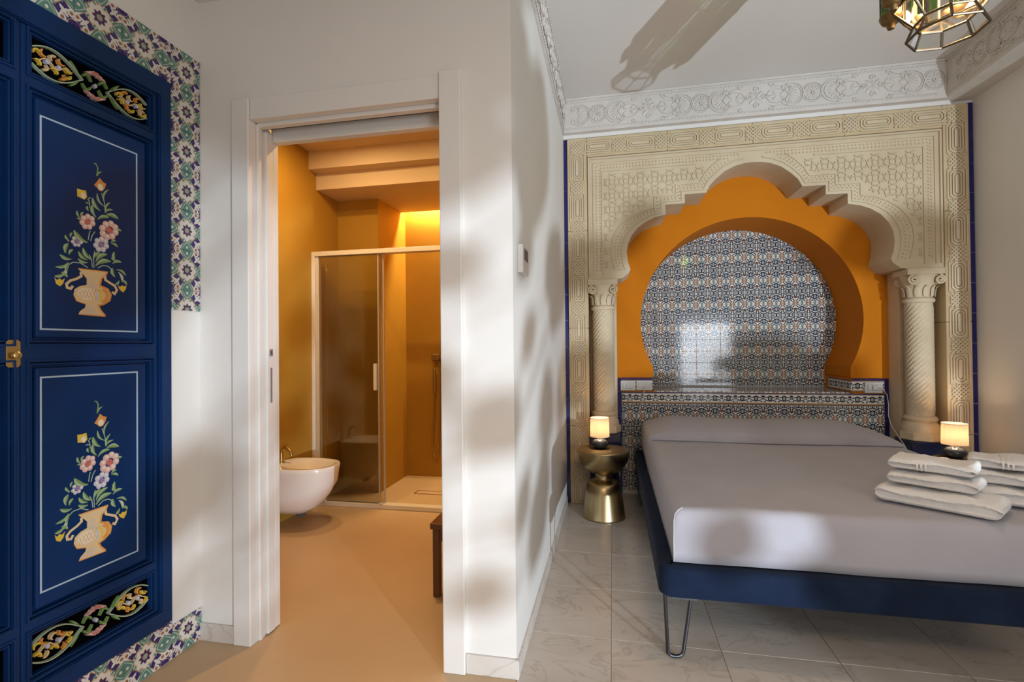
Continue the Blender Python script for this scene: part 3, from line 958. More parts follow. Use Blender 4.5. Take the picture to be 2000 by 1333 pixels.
mould = MB()
for off, w, h in ((0.012, 0.016, 0.014), (0.045, 0.009, 0.008), (0.112, 0.010, 0.009)):
    if off < 0.1:
        mould.ribbon([(BI0 + off, BOT), (BI0 + off, ZI - off), (BI1 - off, ZI - off), (BI1 - off, BOT)], w, XZ, FS - h, FS + .001)
    else:
        mould.ribbon([(BI0 + off, BOT), (BI0 + off, ZI - off), (XC - 0.40, ZI - off)], w, XZ, FS - h, FS + .001)
        mould.ribbon([(XC + 0.40, ZI - off), (BI1 - off, ZI - off), (BI1 - off, BOT)], w, XZ, FS - h, FS + .001)
mould.build('frame_moulding', STONE2, sa)
arl = MB()
for k, w, h in ((1.045, 0.010, 0.009), (1.13, 0.010, 0.009)):
    pts = [(x, z) for x, z in scaled(k) if z < ZI - 0.055]
    L = [p for p in pts if p[0] < XC]
    R = [p for p in pts if p[0] > XC]
    for q in (L, R):
        if len(q) > 1:
            arl.ribbon(q, w, XZ, FS - h, FS + .001)
arl.build('arch_moulding', STONE2, sa)
bd = MB()


def bead(x, z, s=0.009, h=0.010):
    bd.add([(x - s, FS + .001, z), (x, FS + .001, z - s), (x + s, FS + .001, z), (x, FS + .001, z + s), (x, FS - h, z)], [(0, 1, 4), (1, 2, 4), (2, 3, 4), (3, 0, 4)])


def along(P, step):
    acc = 0
    out = [P[0]]
    for a, b in zip(P, P[1:]):
        L = sqrt((a[0] - b[0]) ** 2 + (a[1] - b[1]) ** 2)
        while acc + L >= step and L > 0:
            t = (step - acc) / L
            a = (a[0] + (b[0] - a[0]) * t, a[1] + (b[1] - a[1]) * t)
            out.append(a)
            L = sqrt((a[0] - b[0]) ** 2 + (a[1] - b[1]) ** 2)
            acc = 0
        acc += L
    return out


for o2 in (0.068, 0.090):
    for i, (x, z) in enumerate(along([(BI0 + o2, BOT + .04), (BI0 + o2, ZI - o2), (BI1 - o2, ZI - o2), (BI1 - o2, BOT + .04)], 0.024)):
        if not inpoly(x, z, scaled(1.09)):
            bead(x + (0.006 if o2 > .08 else 0), z)
for k in (1.075, 1.10):
    for (x, z) in along(scaled(k), 0.026):
        if z < ZI - 0.105:
            if True:
                bead(x, z, 0.008, 0.009)
bdo = bd.build('bead_carving', STONE2, sa)
bdo['kind'] = 'stuff'
# star tracery filling the corners of the spandrel
tr = MB()
keep = scaled(1.16)
floorz = 1.80
segs = []
S_ = 0.105
for i in range(-14, 15):
    for j in range(-2, 12):
        cx, cz = XC + i * S_, 1.78 + j * S_
        r1, r2 = S_ * 0.48, S_ * 0.26
        P = [(cx + (r1 if q % 2 == 0 else r2) * cos(pi / 8 * q), cz + (r1 if q % 2 == 0 else r2) * sin(pi / 8 * q)) for q in range(17)]
        segs.append(P)
        cx2, cz2 = cx + S_ / 2, cz + S_ / 2
        P2 = [(cx2 + S_ * .20 * cos(pi / 4 * q + pi / 8), cz2 + S_ * .20 * sin(pi / 4 * q + pi / 8)) for q in range(9)]
        segs.append(P2)


def inside(x, z):
    return BI0 + .122 < x < BI1 - .122 and floorz < z < ZI - .122 and not inpoly(x, z, keep + [(XC + 1.03, 1.5), (XC - 1.03, 1.5)])


for P in segs:
    run = []
    for p in P:
        if inside(*p):
            run.append(p)
        else:
            if len(run) > 1:
                tr.ribbon(run, 0.0075, XZ, FS - 0.008, FS + .001)
            run = []
    if len(run) > 1:
        tr.ribbon(run, 0.0075, XZ, FS - 0.008, FS + .001)
tro = tr.build('star_tracery', STONE2, sa)
tro['kind'] = 'stuff'


# ------------------------------------------------------------------ twisted columns with capitals (parts of the arch)
def column(cx, inner):
    """inner: +1 when the opening lies to the right"""
    cy, R = 3.945, 0.078
    col = thing('column', (cx, cy, 0.545), parent=sa)
    # spiral shaft
    rows = []
    z0, z1, nz, nn = 0.712, 1.488, 64, 128
    for i in range(nz + 1):
        z = z0 + (z1 - z0) * i / nz
        f = min(1, min(i, nz - i) / 3)
        rows.append([(cx + (R + 0.013 * f * (abs(sin(8 * (2 * pi * k / nn) * 0.5 * 2 - 92 * z)) - 0.6)) * cos(2 * pi * k / nn),
                      cy + (R + 0.013 * f * (abs(sin(8 * (2 * pi * k / nn) * 0.5 * 2 - 92 * z)) - 0.6)) * sin(2 * pi * k / nn), z) for k in range(nn)])
    MB().grid(rows, closed_u=True).build('shaft', STONE2, col, smooth=60)
    MB().lathe([(R + .001, 1.486), (R + .012, 1.494), (R + .014, 1.506), (R + .010, 1.518), (R - .002, 1.524)], (cx, cy, 0), 40).build('neck_ring', STONE2, col, smooth=50)
    MB().lathe([(0.112, 0.600), (0.114, 0.612), (0.108, 0.640), (0.094, 0.662), (0.088, 0.672), (0.096, 0.682), (0.097, 0.694), (0.090, 0.704), (R + .002, 0.712)], (cx, cy, 0), 40).build('base_moulding', STONE2, col, smooth=50)
    MB().lathe([(0.128, 0.547), (0.128, 0.600)], (cx, cy, 0), 8).build('plinth', STONE2, col, bevel=0.004)
    # capital: bell with leaves, volutes, abacus
    cap = MB().lathe([(R - .002, 1.524), (R + .004, 1.545), (R + .006, 1.58), (R + .014, 1.615), (R + .022, 1.645), (R + .030, 1.677)], (cx, cy, 0), 40).build('capital', STONE2, col, smooth=50)
    lv = MB()
    for k in range(12):
        a = 2 * pi * k / 12
        pts, ww = [], []
        for t in range(7):
            s_ = t / 6
            rr = R + .008 + .012 * s_ + (.016 * max(0, s_ - .7) / .3)
            pts.append((rr, 1.526 + .088 * s_ - (.012 * max(0, s_ - .8) / .2)))
            ww.append(.020 * sin(pi * min(.95, .25 + .7 * s_)))
        rws = []
        for (rr, z), w in zip(pts, ww):
            c_, s2 = cos(a), sin(a)
            rws.append([(cx + rr * c_ - q * w * s2, cy + rr * s2 + q * w * c_, z) for q in (-.9, 0, .9)])
            rws[-1][1] = (cx + (rr + .006) * c_, cy + (rr + .006) * s2, z)
        lv.grid(rws)
    lv.build('acanthus_leaves', STONE2, cap, smooth=60)
    for k in range(4):
        a = pi / 4 + k * pi / 2
        vx, vy = cx + 0.105 * cos(a), cy + 0.100 * sin(a)
        vol = MB()
        for side in (-1, 1):
            ta = a + side * pi / 4 + (pi / 2 if side > 0 else -pi / 2)
        pts = []
        d = Vector((cos(a), sin(a), 0))
        for t in range(26):
            an = pi * 0.5 - t * 2 * pi * 1.6 / 25
            rr = 0.030 * (1 - t / 30)
            pts.append(Vector((vx, vy, 1.640)) + d * (rr * cos(an)) + Vector((0, 0, rr * sin(an))))
        vol.tube(pts, 0.0095, 8)
        vol.build('volute', STONE2, cap, smooth=60)
    # scroll faces towards the room
    for s in (-1, 1):
        pts = []
        for t in range(30):
            an = pi / 2 - s * t * 2 * pi * 1.7 / 29
            rr = 0.032 * (1 - t / 34)
            pts.append((cx + s * 0.078 + rr * cos(an), cy - 0.098 - 0.0003 * t, 1.640 + rr * sin(an)))
        MB().tube(pts, 0.0078, 8).build('volute', STONE2, cap, smooth=60)
    MB().box(cx - .112, cx + .112, cy - .100, cy + .10, 1.676, 1.7215).build('abacus', STONE2, cap, bevel=0.006)
    return col


column(-0.069, 1)
column(2.086, -1)
# dark blue tiled pedestals under the columns
for (x0, x1, tag_) in ((BI0 + .001, 0.052, 'left'), (1.972, BI1 - .001, 'right')):
    pd = MB().box(x0 + .006, x1 - .006, 3.836, 4.04, 0, 0.538).build('pedestal_core', GROUT, sa)
    for (z0, z1) in ((0.0, 0.145), (0.147, 0.345), (0.347, 0.545)):
        MB().box(x0, x1, 3.830, 4.044, z0, z1).build('pedestal_tile', NAVYT, sa, bevel=0.003)

# ------------------------------------------------------------------ plaster cornices
YC, XCR = 3.812, 2.205
ZB0, ZB1 = 2.846, ZC - 0.002
tb = structure('trim_1', MB().box(XP + .001, XCR, YC, Y0 + 0.03, ZB0, ZB1), PLAST)
t2 = structure('trim_2', MB().box(XCR, XR - .001, 2.6, Y0 + 0.03, ZB0, ZB1), PLAST)
t3 = structure('trim_3', MB().extrude([[(XP + .0005, ZB0), (XP + .012, ZB0), (XP + .030, ZB1), (XP + .0005, ZB1)]], lambda a, b, d: (a, d, b), YD + 0.02, YC - .001), PLAST)
MB().box(XP + .031, XCR - .001, YC - 0.010, YC, ZB1 - 0.016, ZB1).build('top_fillet', PLAST, tb)
MB().box(XP + .001, XCR - .001, YC - 0.006, YC, ZB0, ZB0 + 0.012).build('bottom_fillet', PLAST, tb)
MB().box(XCR - 0.010, XCR, 2.6, YC - 0.001, ZB1 - 0.016, ZB1).build('top_fillet', PLAST, t2)
MB().box(XP + .001, 2.245, Y0 - 0.014, Y0 + 0.03, 2.8175, ZB0 - .0005).build('bottom_strip', JOIN, tb)
ZM = (ZB0 + ZB1) / 2 - 0.002


def shared(mb, name, smooth=None):
    o = mb.build(name, PLAST, smooth=smooth)
    d = o.data
    bpy.data.objects.remove(o)
    return d


def petal_(mb, cx, cz, a, r0, r1, w, h=0.008):
    L = r1 - r0
    rows = []
    for t in range(6):
        s_ = t / 5
        ww = w * sin(pi * (0.12 + 0.83 * s_))
        x, z = cx + (r0 + L * s_) * cos(a), cz + (r0 + L * s_) * sin(a)
        rows.append([(x + ww * sin(a), 0.0, z - ww * cos(a)), (x, -h * sin(pi * (0.15 + .7 * s_)), z), (x - ww * sin(a), 0.0, z + ww * cos(a))])
    mb.grid(rows)


ros = MB()
for r_ in (0.066, 0.054):
    ros.ribbon(arc(0, 0, r_, 0, 360, 32)[:-1], 0.007, XZ, -.007, 0, closed=True)
for k in range(12):
    petal_(ros, 0, 0, 2 * pi * k / 12, .014, .048, .010)
ros.ribbon(arc(0, 0, .009, 0, 360, 12)[:-1], 0.008, XZ, -.010, 0, closed=True)
ROS = shared(ros, 'rosette', 60)
pal = MB()
pal.ribbon(arc(0, 0, .078, -115, 115, 24), 0.009, XZ, -.008, 0)
pal.ribbon(arc(0, 0, .062, -105, 105, 20), 0.005, XZ, -.006, 0)
for k in range(-3, 4):
    petal_(pal, -.02, 0, k * 0.42, .012, .066, .011)
for s in (-1, 1):
    pal.ribbon([(-.045 + .028 * cos(t * .5) * (1 - t / 18), s * (.045 + .026 * sin(t * .5) * (1 - t / 18))) for t in range(15)], 0.007, XZ, -.008, 0)
PAL = shared(pal, 'palmette', 60)
scr = MB()
scr.ribbon([(-.095, 0), (-.07, .032), (-.02, .052), (.03, .040), (.06, .0), (.03, -.040), (-.02, -.052), (-.07, -.032)], 0.009, XZ, -.008, 0, closed=True)
for s in (-1, 1):
    petal_(scr, -.01, 0, s * 0.9, .006, .042, .010)
    petal_(scr, -.03, 0, pi - s * 0.7, .006, .045, .009)
    scr.ribbon([(.02 + .020 * cos(t * .55) * (1 - t / 16), s * (.082 - .01 * t / 13 + .014 * sin(t * .55) * (1 - t / 16))) for t in range(14)], 0.006, XZ, -.007, 0)
    scr.ribbon([(-.09, s * .085), (-.05, s * .066), (.0, s * .075)], 0.006, XZ, -.006, 0)
petal_(scr, 0, 0, 0, .0, .05, .012)
SCR = shared(scr, 'scroll_leaf', 60)
crs = MB()
for k in range(4):
    a = pi / 4 + k * pi / 2
    petal_(crs, 0, 0, a, .006, .062, .016, .010)
    petal_(crs, 0, 0, k * pi / 2, .010, .040, .010)
    crs.ribbon([(.052 * cos(k * pi / 2) + .022 * cos(t * .6) * (1 - t / 14), .058 * sin(k * pi / 2) + .022 * sin(t * .6) * (1 - t / 14)) for t in range(12)], 0.006, XZ, -.008, 0)
CRS = shared(crs, 'quatrefoil', 60)
lea = MB()
for k in range(5):
    o = (k - 2) * .026
    petal_(lea, o - .012, -.004, .5, 0, .026, .005, .006)
    petal_(lea, o - .012, .004, -.5 + pi * 0, 0, .022, .004, .005)
LEA = shared(lea, 'leaf_row', 60)


def frieze(parent, n, place, length, start):
    """place(s) -> (loc, rotz) at distance s along the cornice; one module is 0.74 m"""
    s = start
    M_ = 0.74
    while s < length:
        for ds, me, nm, flip in ((0, ROS, 'rosette', 0), (.135, PAL, 'palmette', 1), (.245, SCR, 'scroll_leaf', 0), (.37, CRS, 'quatrefoil', 0), (.495, SCR, 'scroll_leaf', 1), (.605, PAL, 'palmette', 0)):
            q = s + ds
            if 0.075 < q < length - 0.07:
                loc, rz = place(q, ZM)
                inst(nm, me, parent, loc, (0, pi if flip else 0, rz) if not flip else (0, pi, rz))
        s += M_
    q = 0.07
    while q < length - 0.06:
        for zz in (ZB0 + 0.030, ZB1 - 0.034):
            loc, rz = place(q, zz)
            inst('leaf_row', LEA, parent, loc, (0, 0, rz))
        q += 0.132


frieze(tb, 4, lambda s, z: ((XP + s, YC - 0.0005, z), 0), XCR - XP, 0.27 - 0.74)
frieze(t2, 4, lambda s, z: ((XCR - 0.0005, YC - s, z), -pi / 2), 1.2, 0.30 - 0.74)
frieze(t3, 4, lambda s, z: ((XP + .013 + .018 * (z - ZB0) / .262 + .001, YC - s, z), pi / 2), 1.9, 0.30 - 0.74)
# ------------------------------------------------------------------ blue painted cupboard in the left wall
def DP(a, b, d):
    return (d, a, b)


PAINT = {'g': mat('painted_leaf_green', (0.16, 0.27, 0.08), .5), 'h': mat('painted_pale_green', (0.33, 0.42, 0.30), .5), 'o': mat('painted_orange', (0.62, 0.26, 0.05), .5),
         'y': mat('painted_yellow', (0.62, 0.43, 0.05), .5), 'w': mat('painted_cream_white', (0.66, 0.60, 0.46), .5), 'c': mat('painted_cream', (0.62, 0.46, 0.25), .5),
         'k': mat('painted_pink', (0.60, 0.36, 0.34), .5), 'r': mat('painted_dark_pink', (0.45, 0.12, 0.10), .5), 'b': mat('painted_lilac', (0.46, 0.46, 0.58), .5),
         'v': mat('painted_violet', (0.25, 0.16, 0.30), .5), 'L': mat('painted_line_pale_blue', (0.36, 0.46, 0.54), .5)}
PK = list(PAINT)
PM = [PAINT[k] for k in PK]


def paint_shape(mb, it, oy, oz, x, layer):
    d0, d1 = x + 0.0006 + layer * 0.00006, x
    sc = 0.001
    P = lambda p: (oy + p[0] * sc, oz + p[1] * sc)
    if it[0] == 'e':
        _, c, rx, ry, a, col = it
        pts = [P((c[0] + rx * cos(2 * pi * k / 14), c[1] + ry * sin(2 * pi * k / 14))) for k in range(14)]
        mb.extrude([pts], DP, d0, d1, PK.index(col), back=False)
        if col in 'kb':
            pts = [P((c[0] + rx * .18 + rx * .55 * cos(2 * pi * k / 10), c[1] + ry * .22 + ry * .5 * sin(2 * pi * k / 10))) for k in range(10)]
            mb.extrude([pts], DP, d0 + .00004, d1, PK.index('w' if col == 'k' else 'w'), back=False)
    elif it[0] == 'p':
        mb.extrude([[P(p) for p in it[1]]], DP, d0, d1, PK.index(it[2]), back=False)
    elif it[0] == 's':
        mb.ribbon([P(p) for p in it[1]], it[2] * sc, DP, d0, d1, PK.index(it[3]))
    elif it[0] == 'l':
        _, a, b, w, col = it
        dx, dz = b[0] - a[0], b[1] - a[1]
        for (wk, cc, up, off) in ((1.0, col, 0, 0.0), (0.42, 'h' if col == 'g' else 'w', .00004, 0.22)):
            pts = []
            for t in range(8):
                s_ = t / 7
                bend = 0.18 * sin(pi * s_)
                pts.append(P((a[0] + dx * s_ - dz * bend + off * w * -dz / (abs(dx) + abs(dz) + 1e-6), a[1] + dz * s_ + dx * bend + off * w * dx / (abs(dx) + abs(dz) + 1e-6))))
            mb.ribbon(pts, lambda t, wk=wk: max(0.0004, w * wk * sc * sin(pi * (0.06 + 0.90 * t) ** 1.3)), DP, d0 + up, d1, PK.index(cc))


cb = thing('cupboard', (XL, 1.137, 0.156), 'dark blue built-in cupboard with painted flower vases and brass lock', 'cupboard')
fr = MB()
fr.extrude([[(0.622, 0.158), (1.6525, 0.158), (1.6525, 2.272), (0.622, 2.272)], [(0.675, 0.222), (1.600, 0.222), (1.600, 2.196), (0.675, 2.196)]], DP, XL + 0.012, XL - 0.05)
fr.build('frame', BLUED, cb, bevel=0.004)
MB().ribbon([(1.607, 0.215), (1.607, 2.203), (0.668, 2.203), (0.668, 0.215)], 0.010, DP, XL + 0.018, XL + 0.012, closed=True).build('frame_bead', BLUED, cb)


def leaf(y0, y1, painted):
    lo = thing('door_leaf', (XL, (y0 + y1) / 2, 0.224), parent=cb)
    a0, a1 = y0 + 0.020, y1 - 0.020
    holes = [(0.238, 0.378), (0.418, 1.185), (1.240, 2.012), (2.052, 2.186)]
    hl = [[(a0, z0), (a1, z0), (a1, z1), (a0, z1)] for z0, z1 in holes]
    MB().extrude([[(y0, 0.224), (y1, 0.224), (y1, 2.194), (y0, 2.194)]] + hl, DP, XL + 0.004, XL - 0.016).build('stiles_and_rails', BLUED, lo, bevel=0.002)
    MB().box(XL - 0.030, XL - 0.018, y0, y1, 0.224, 2.194).build('backboard', BLUED, lo)
    mo = MB()
    for (z0, z1) in holes:
        for off, w, h in ((-0.004, 0.008, 0.009), (0.007, 0.006, 0.002)):
            mo.ribbon([(a0 + off, z0 + off), (a1 - off, z0 + off), (a1 - off, z1 - off), (a0 + off, z1 - off)], w, DP, XL + h, XL - 0.014, closed=True)
    mo.build('panel_moulding', BLUED, lo)
    for n_, (z0, z1) in enumerate(holes):
        if n_ in (1, 2):
            pb = MB().box(XL - 0.017, XL - 0.002, a0 + 0.022, a1 - 0.022, z0 + 0.018, z1 - 0.018).build('panel', BLUED, lo, bevel=0.006)
            if painted:
                lz0, lz1 = (0.482, 1.137) if n_ == 1 else (1.285, 1.941)
                MB().ribbon([(1.205, lz0), (1.519, lz0), (1.519, lz1), (1.205, lz1)], 0.0055, DP, XL - 0.0012, XL - 0.002, closed=True).build('painted_line', PAINT['L'], lo)
                zc = 1.612 if n_ == 2 else 0.806
                vs_, fl = MB(), MB()
                for li, it in enumerate(MOTIF):
                    tgt = vs_ if li >= len(MOTIF) - NVASE else fl
                    paint_shape(tgt, it, 1.361, zc, XL - 0.002, li % 9 if li < len(MOTIF) - NVASE else li - (len(MOTIF) - NVASE))
                fl.build('painted_bouquet', PM, lo)
                vs_.build('painted_vase', PM, lo)
        else:
            MB().box(XL - 0.0175, XL - 0.0155, a0 + 0.004, a1 - 0.004, z0 + 0.004, z1 - 0.004).build('frieze_recess', BLACK, lo)
            if painted:
                vine(lo, (a0 + a1) / 2, (z0 + z1) / 2)
    return lo


def vine(parent, cy_, cz_):
    mb = MB()
    x0, x1 = XL - 0.004, XL - 0.0155
    W, H = 0.190, 0.052
    for s in (-1, 1):
        for v in (-1, 1):
            pts = [(cy_ + s * W * t / 14, cz_ + v * H * 0.92 * (1 if 0 else sin(pi * min(1, max(0, (t / 14 - 0.22) / 0.95)) ) if t / 14 > 0.22 else -0.0) - (v * H * 0.5 * (0.22 - t / 14) * 3 if t / 14 < 0.22 else 0)) for t in range(3, 15)]
            mb.ribbon(pts, 0.0046, DP, x0, x1, PK.index('h'))
        k = 0
        for (fx, fz, ang, c) in ((.55, .35, 40, 'o'), (.55, -.35, -60, 'o'), (.68, .30, 120, 'c'), (.68, -.32, 200, 'y'), (.82, .36, 60, 'o'), (.82, -.30, 300, 'c'), (.93, .22, 150, 'y'), (.93, -.26, 210, 'y'), (.44, .14, 20, 'y'), (.46, -.18, 340, 'y')):
            ox, oz = cy_ + s * W * fx, cz_ + H * fz * 1.2
            a = radians(ang if s > 0 else 180 - ang)
            pts = [(ox + .011 * cos(a + t * .45) * (1 - t * .03), oz + .011 * sin(a + t * .45) * (1 - t * .03)) for t in range(8)]
            mb.ribbon(pts, lambda t: 0.002 + .0052 * sin(pi * (0.2 + .8 * t)), DP, x0 + .0004, x1, PK.index(c))
        for fx in (.60, .78):
            pts = [(cy_ + s * W * fx + .006 * cos(2 * pi * q / 10), cz_ + .007 * sin(2 * pi * q / 10)) for q in range(10)]
            mb.extrude([pts], DP, x0 + .001, x1, PK.index('b'))
        mb.ribbon([(cy_ + s * W * (.40 + .55 * t / 8), cz_ + .010 * sin(t * 1.4)) for t in range(9)], .004, DP, x0, x1, PK.index('c'))
        for v in (-1, 1):
            pts = [(cy_ + s * (.012 + .030 * t / 6), cz_ + v * (.008 + .018 * sin(t / 6 * 3.0))) for t in range(7)]
            mb.ribbon(pts, lambda t: 0.002 + .0055 * sin(pi * t), DP, x0, x1, PK.index('g'))
            pts = [(cy_ + s * (.055 + .026 * t / 6), cz_ + v * (.012 + .030 * t / 6)) for t in range(7)]
            mb.ribbon(pts, lambda t: 0.002 + .006 * sin(pi * t), DP, x0, x1, PK.index('g'))
    for v in (-1, 1):
        pts = [(cy_ + (t - 6) * .0055, cz_ + v * (H * .80 - .006 * abs(t - 6) * .35 + .003 * (t % 2))) for t in range(13)]
        mb.ribbon(pts, lambda t: 0.002 + .011 * sin(pi * t), DP, x0 + .0004, x1, PK.index('k'))
        mb.ribbon(pts[3:10], lambda t: 0.002 + .007 * sin(pi * t), DP, x0 + .0008, x1, PK.index('r'))
    mb.extrude([[(cy_ - .006, cz_), (cy_, cz_ - .008), (cy_ + .006, cz_), (cy_, cz_ + .008)]], DP, x0, x1, PK.index('b'))
    mb.build('painted_vine', PM, parent)


NVASE = 26
leaf(1.149, 1.598, True)
leaf(0.677, 1.147, False)
lk = thing('lock', (XL, 1.128, 1.211), parent=cb)
MB().extrude([octo(0.018, 0.040, 0.006)], lambda a, b, d: (d, 1.128 + a, 1.211 + b), XL + 0.0075, XL + 0.004).build('lock_plate', OLDBR, lk, bevel=0.001)
kb = MB().lathe([(0.0, 0.0), (0.009, 0.0), (0.006, 0.004), (0.006, 0.006), (0.010, 0.009), (0.011, 0.012), (0.007, 0.015), (0.0, 0.016)], n=20, cap=False)
kb.v = [(XL + 0.0075 + z, 1.131 + x, 1.206 + y) for x, y, z in kb.v]
kb.build('knob', OLDBR, lk, smooth=60)
for dz in (-.030, .030):
    s_ = MB().lathe([(0.003, 0), (0.003, 0.001), (0.0, 0.0018)], n=10, cap=False)
    s_.v = [(XL + 0.0075 + z, 1.128 + x, 1.211 + dz + y) for x, y, z in s_.v]
    s_.build('screw', LEAD, lk)

# ------------------------------------------------------------------ bathroom things
bd_ = thing('bidet', (-2.05, 3.05, 0.09), 'white ceramic wall-hung bidet with brass tap in the ochre bathroom', 'bidet')


def dring(xf, hw, z, n=40, xb=-2.289):
    """D-shaped ring: flat at the wall xb, round at the front xf"""
    pts = []
    L = xf - xb
    for k in range(n):
        a = 2 * pi * k / n
        c, s = cos(a), sin(a)
        e = 0.62 if c < 0 else 0.86
        x = (xb + L * 0.45) + (L * 0.55 if c > 0 else L * 0.45) * (abs(c) ** e) * (1 if c > 0 else -1)
        y = 3.05 + hw * (abs(s) ** 0.80) * (1 if s > 0 else -1)
        pts.append((x, y, z))
    return pts


bowl = MB().grid([dring(-2.10, .03, .105), dring(-2.03, .085, .110), dring(-1.965, .120, .150), dring(-1.90, .150, .225), dring(-1.85, .170, .310), dring(-1.838, .178, .390), dring(-1.831, .180, .420), dring(-1.836, .176, .429),
                  dring(-1.860, .140, .429, xb=-2.17), dring(-1.870, .132, .420, xb=-2.16), dring(-1.90, .110, .370, xb=-2.13), dring(-1.97, .05, .335, xb=-2.05)], closed_u=True, cap=True)
bowl.build('bowl', CERAM, bd_, smooth=50)
tp = MB()
tp.lathe([(.024, .428), (.024, .434), (.014, .440), (.014, .50)], (-2.245, 3.05, 0), 20)
tp.tube([(-2.245, 3.05, .49), (-2.242, 3.05, .515), (-2.222, 3.05, .532), (-2.195, 3.05, .530), (-2.172, 3.05, .508), (-2.166, 3.05, .480)], .010, 12)
tp.build('tap', OLDBR, bd_, smooth=50)
MB().lathe([(0, .344), (.016, .344), (.018, .341), (.018, .338)], (-2.01, 3.05, 0), 16, cap=False).build('waste_plug', CHROME, bd_, smooth=50)
MB().lathe([(.004, 0), (.010, .001), (.010, .003)], (-2.152, 3.05, .39), 12).build('overflow_hole', DARKP, bd_)
MB().tube([(-2.08, 3.05, .11), (-2.08, 3.05, .088), (-2.12, 3.05, .080)], .022, 12).build('waste_pipe', DARKP, bd_, smooth=50)

se = thing('shower_enclosure', (-1.4, 3.5, 0), 'white framed sliding glass shower screen behind the bidet', 'shower screen')
MB().box(-2.2895, -2.262, 3.475, 3.545, 0, 1.965).box(-2.262, -2.236, 3.488, 3.530, 0.03, 1.93).build('wall_post', SHOWERF, se, bevel=0.003)
MB().box(-2.262, -0.468, 3.478, 3.545, 1.930, 1.966).build('top_rail', SHOWERF, se, bevel=0.003)
MB().box(-2.262, -0.468, 3.478, 3.545, 0.001, 0.034).build('bottom_rail', SHOWERF, se, bevel=0.003)
MB().box(-2.238, -1.742, 3.498, 3.504, 0.036, 1.930).build('glass_pane', SHGLASS, se)
MB().box(-2.190, -1.710, 3.520, 3.526, 0.036, 1.930).build('glass_pane', SHGLASS, se)
MB().box(-1.744, -1.736, 3.494, 3.508, 0.036, 1.930).build('pane_edge_profile', GREYP, se)
MB().box(-1.712, -1.704, 3.516, 3.530, 0.036, 1.930).build('pane_edge_profile', GREYP, se)
MB().box(-1.772, -1.748, 3.470, 3.497, 0.893, 1.095).build('handle', SHOWERF, se, bevel=0.004)
for x in (-2.19, -1.72):
    MB().box(x - .014, x + .014, 3.470, 3.490, 0.034, 0.046).build('roller_foot', PLASTIC, se, bevel=0.002)

hs = thing('hand_shower', (-1.625, 4.43, 0.9), 'dark hand shower and hose on the far shower wall', 'hand shower')
MB().box(-1.645, -1.575, 4.36, 4.4295, 1.09, 1.15).build('bracket', OLDBR, hs, bevel=0.006)
MB().box(-1.634, -1.606, 4.36, 4.385, 0.79, 1.02).build('handset', OLDBR, hs, bevel=0.008)
MB().tube([(-1.62, 4.372, .80), (-1.625, 4.372, .62), (-1.645, 4.375, .40), (-1.648, 4.38, .28), (-1.63, 4.385, .20), (-1.60, 4.385, .21), (-1.585, 4.39, .35), (-1.58, 4.40, .60), (-1.585, 4.42, .90), (-1.59, 4.425, 1.08)], .007, 8).build('hose', OLDBR, hs, smooth=60)
MB().box(-1.60, -1.44, 4.40, 4.4295, 1.10, 1.14).build('mixer_bar', OLDBR, hs, bevel=0.006)

fd = thing('floor_drain', (-1.46, 3.94, 0), 'slim rectangular linear drain in the shower floor', 'drain')
MB().extrude([[(-1.63, 3.89), (-1.25, 3.89), (-1.25, 3.985), (-1.63, 3.985)], [(-1.622, 3.898), (-1.258, 3.898), (-1.258, 3.977), (-1.622, 3.977)]], lambda a, b, d: (a, b, d), 0.002, 0.0).build('slot', WOOD, fd)
MB().box(-1.620, -1.260, 3.900, 3.975, 0.0, 0.0018).build('cover', RESIN, fd)

st = thing('wooden_stool', (-0.69, 2.46, 0), 'low dark brown wooden stool just inside the bathroom doorway', 'stool')
MB().box(-0.880, -0.50, 2.295, 2.63, 0.330, 0.360).build('seat', WOOD, st, bevel=0.004)
for x in (-0.870, -0.545):
    for y in (2.305, 2.588):
        MB().box(x, x + .034, y, y + .034, 0, .330).build('leg', WOOD, st, bevel=0.002)
MB().box(-0.836, -0.545, 2.312, 2.328, .27, .325).build('apron', WOOD, st)
MB().box(-0.862, -0.846, 2.339, 2.588, .27, .325).build('apron', WOOD, st)

ls = thing('led_strip', (-1.2, 4.39, 2.60), 'glowing warm light strip hidden in the slot above the shower', 'light strip')
MB().box(-1.90, -0.48, 4.375, 4.395, 2.606, 2.6195).build('diffuser', emitter('warm_led', (1.0, 0.68, 0.30), 14.0), ls)
light('led_strip_light', 'AREA', (-1.2, 4.385, 2.60), 36, (1.0, 0.76, 0.38), (-1.2, 4.40, 0), ls, shape='RECTANGLE', size=1.4, size_y=0.04)
for (x, y) in ((-1.15, 2.60), (-1.80, 2.92)):
    dl = thing('ceiling_downlight', (x, y, 2.74), 'round recessed warm downlight in the bathroom ceiling' + (' over the floor centre' if x > -1.5 else ' above the bidet'), 'downlight')
    MB().lathe([(.030, 2.7398), (.048, 2.7398), (.050, 2.736), (.048, 2.733), (.032, 2.735)], (x, y, 0), 24, cap=False).build('trim_ring', JOIN, dl, smooth=50)
    MB().lathe([(0, 2.7385), (.031, 2.7385), (.031, 2.7395)], (x, y, 0), 24, cap=False).build('lens', emitter('warm_lens', (1.0, 0.75, 0.45), 6.0), dl)
    light('downlight_lamp', 'AREA', (x, y, 2.728), 16 if x > -1.5 else 10, (1.0, 0.68, 0.32), (x, y, 0), dl, shape='DISK', size=0.08)

# ------------------------------------------------------------------ bed
BX0, BX1, BY0, BY1 = 0.165, 1.812, 1.985, 4.150
INX, INY = 0.058, 0.046      # how far the bedspread sits inside the rail
bed = thing('bed', ((BX0 + BX1) / 2, 3.05, 0), 'double bed with navy velvet frame on thin steel hairpin legs', 'bed')


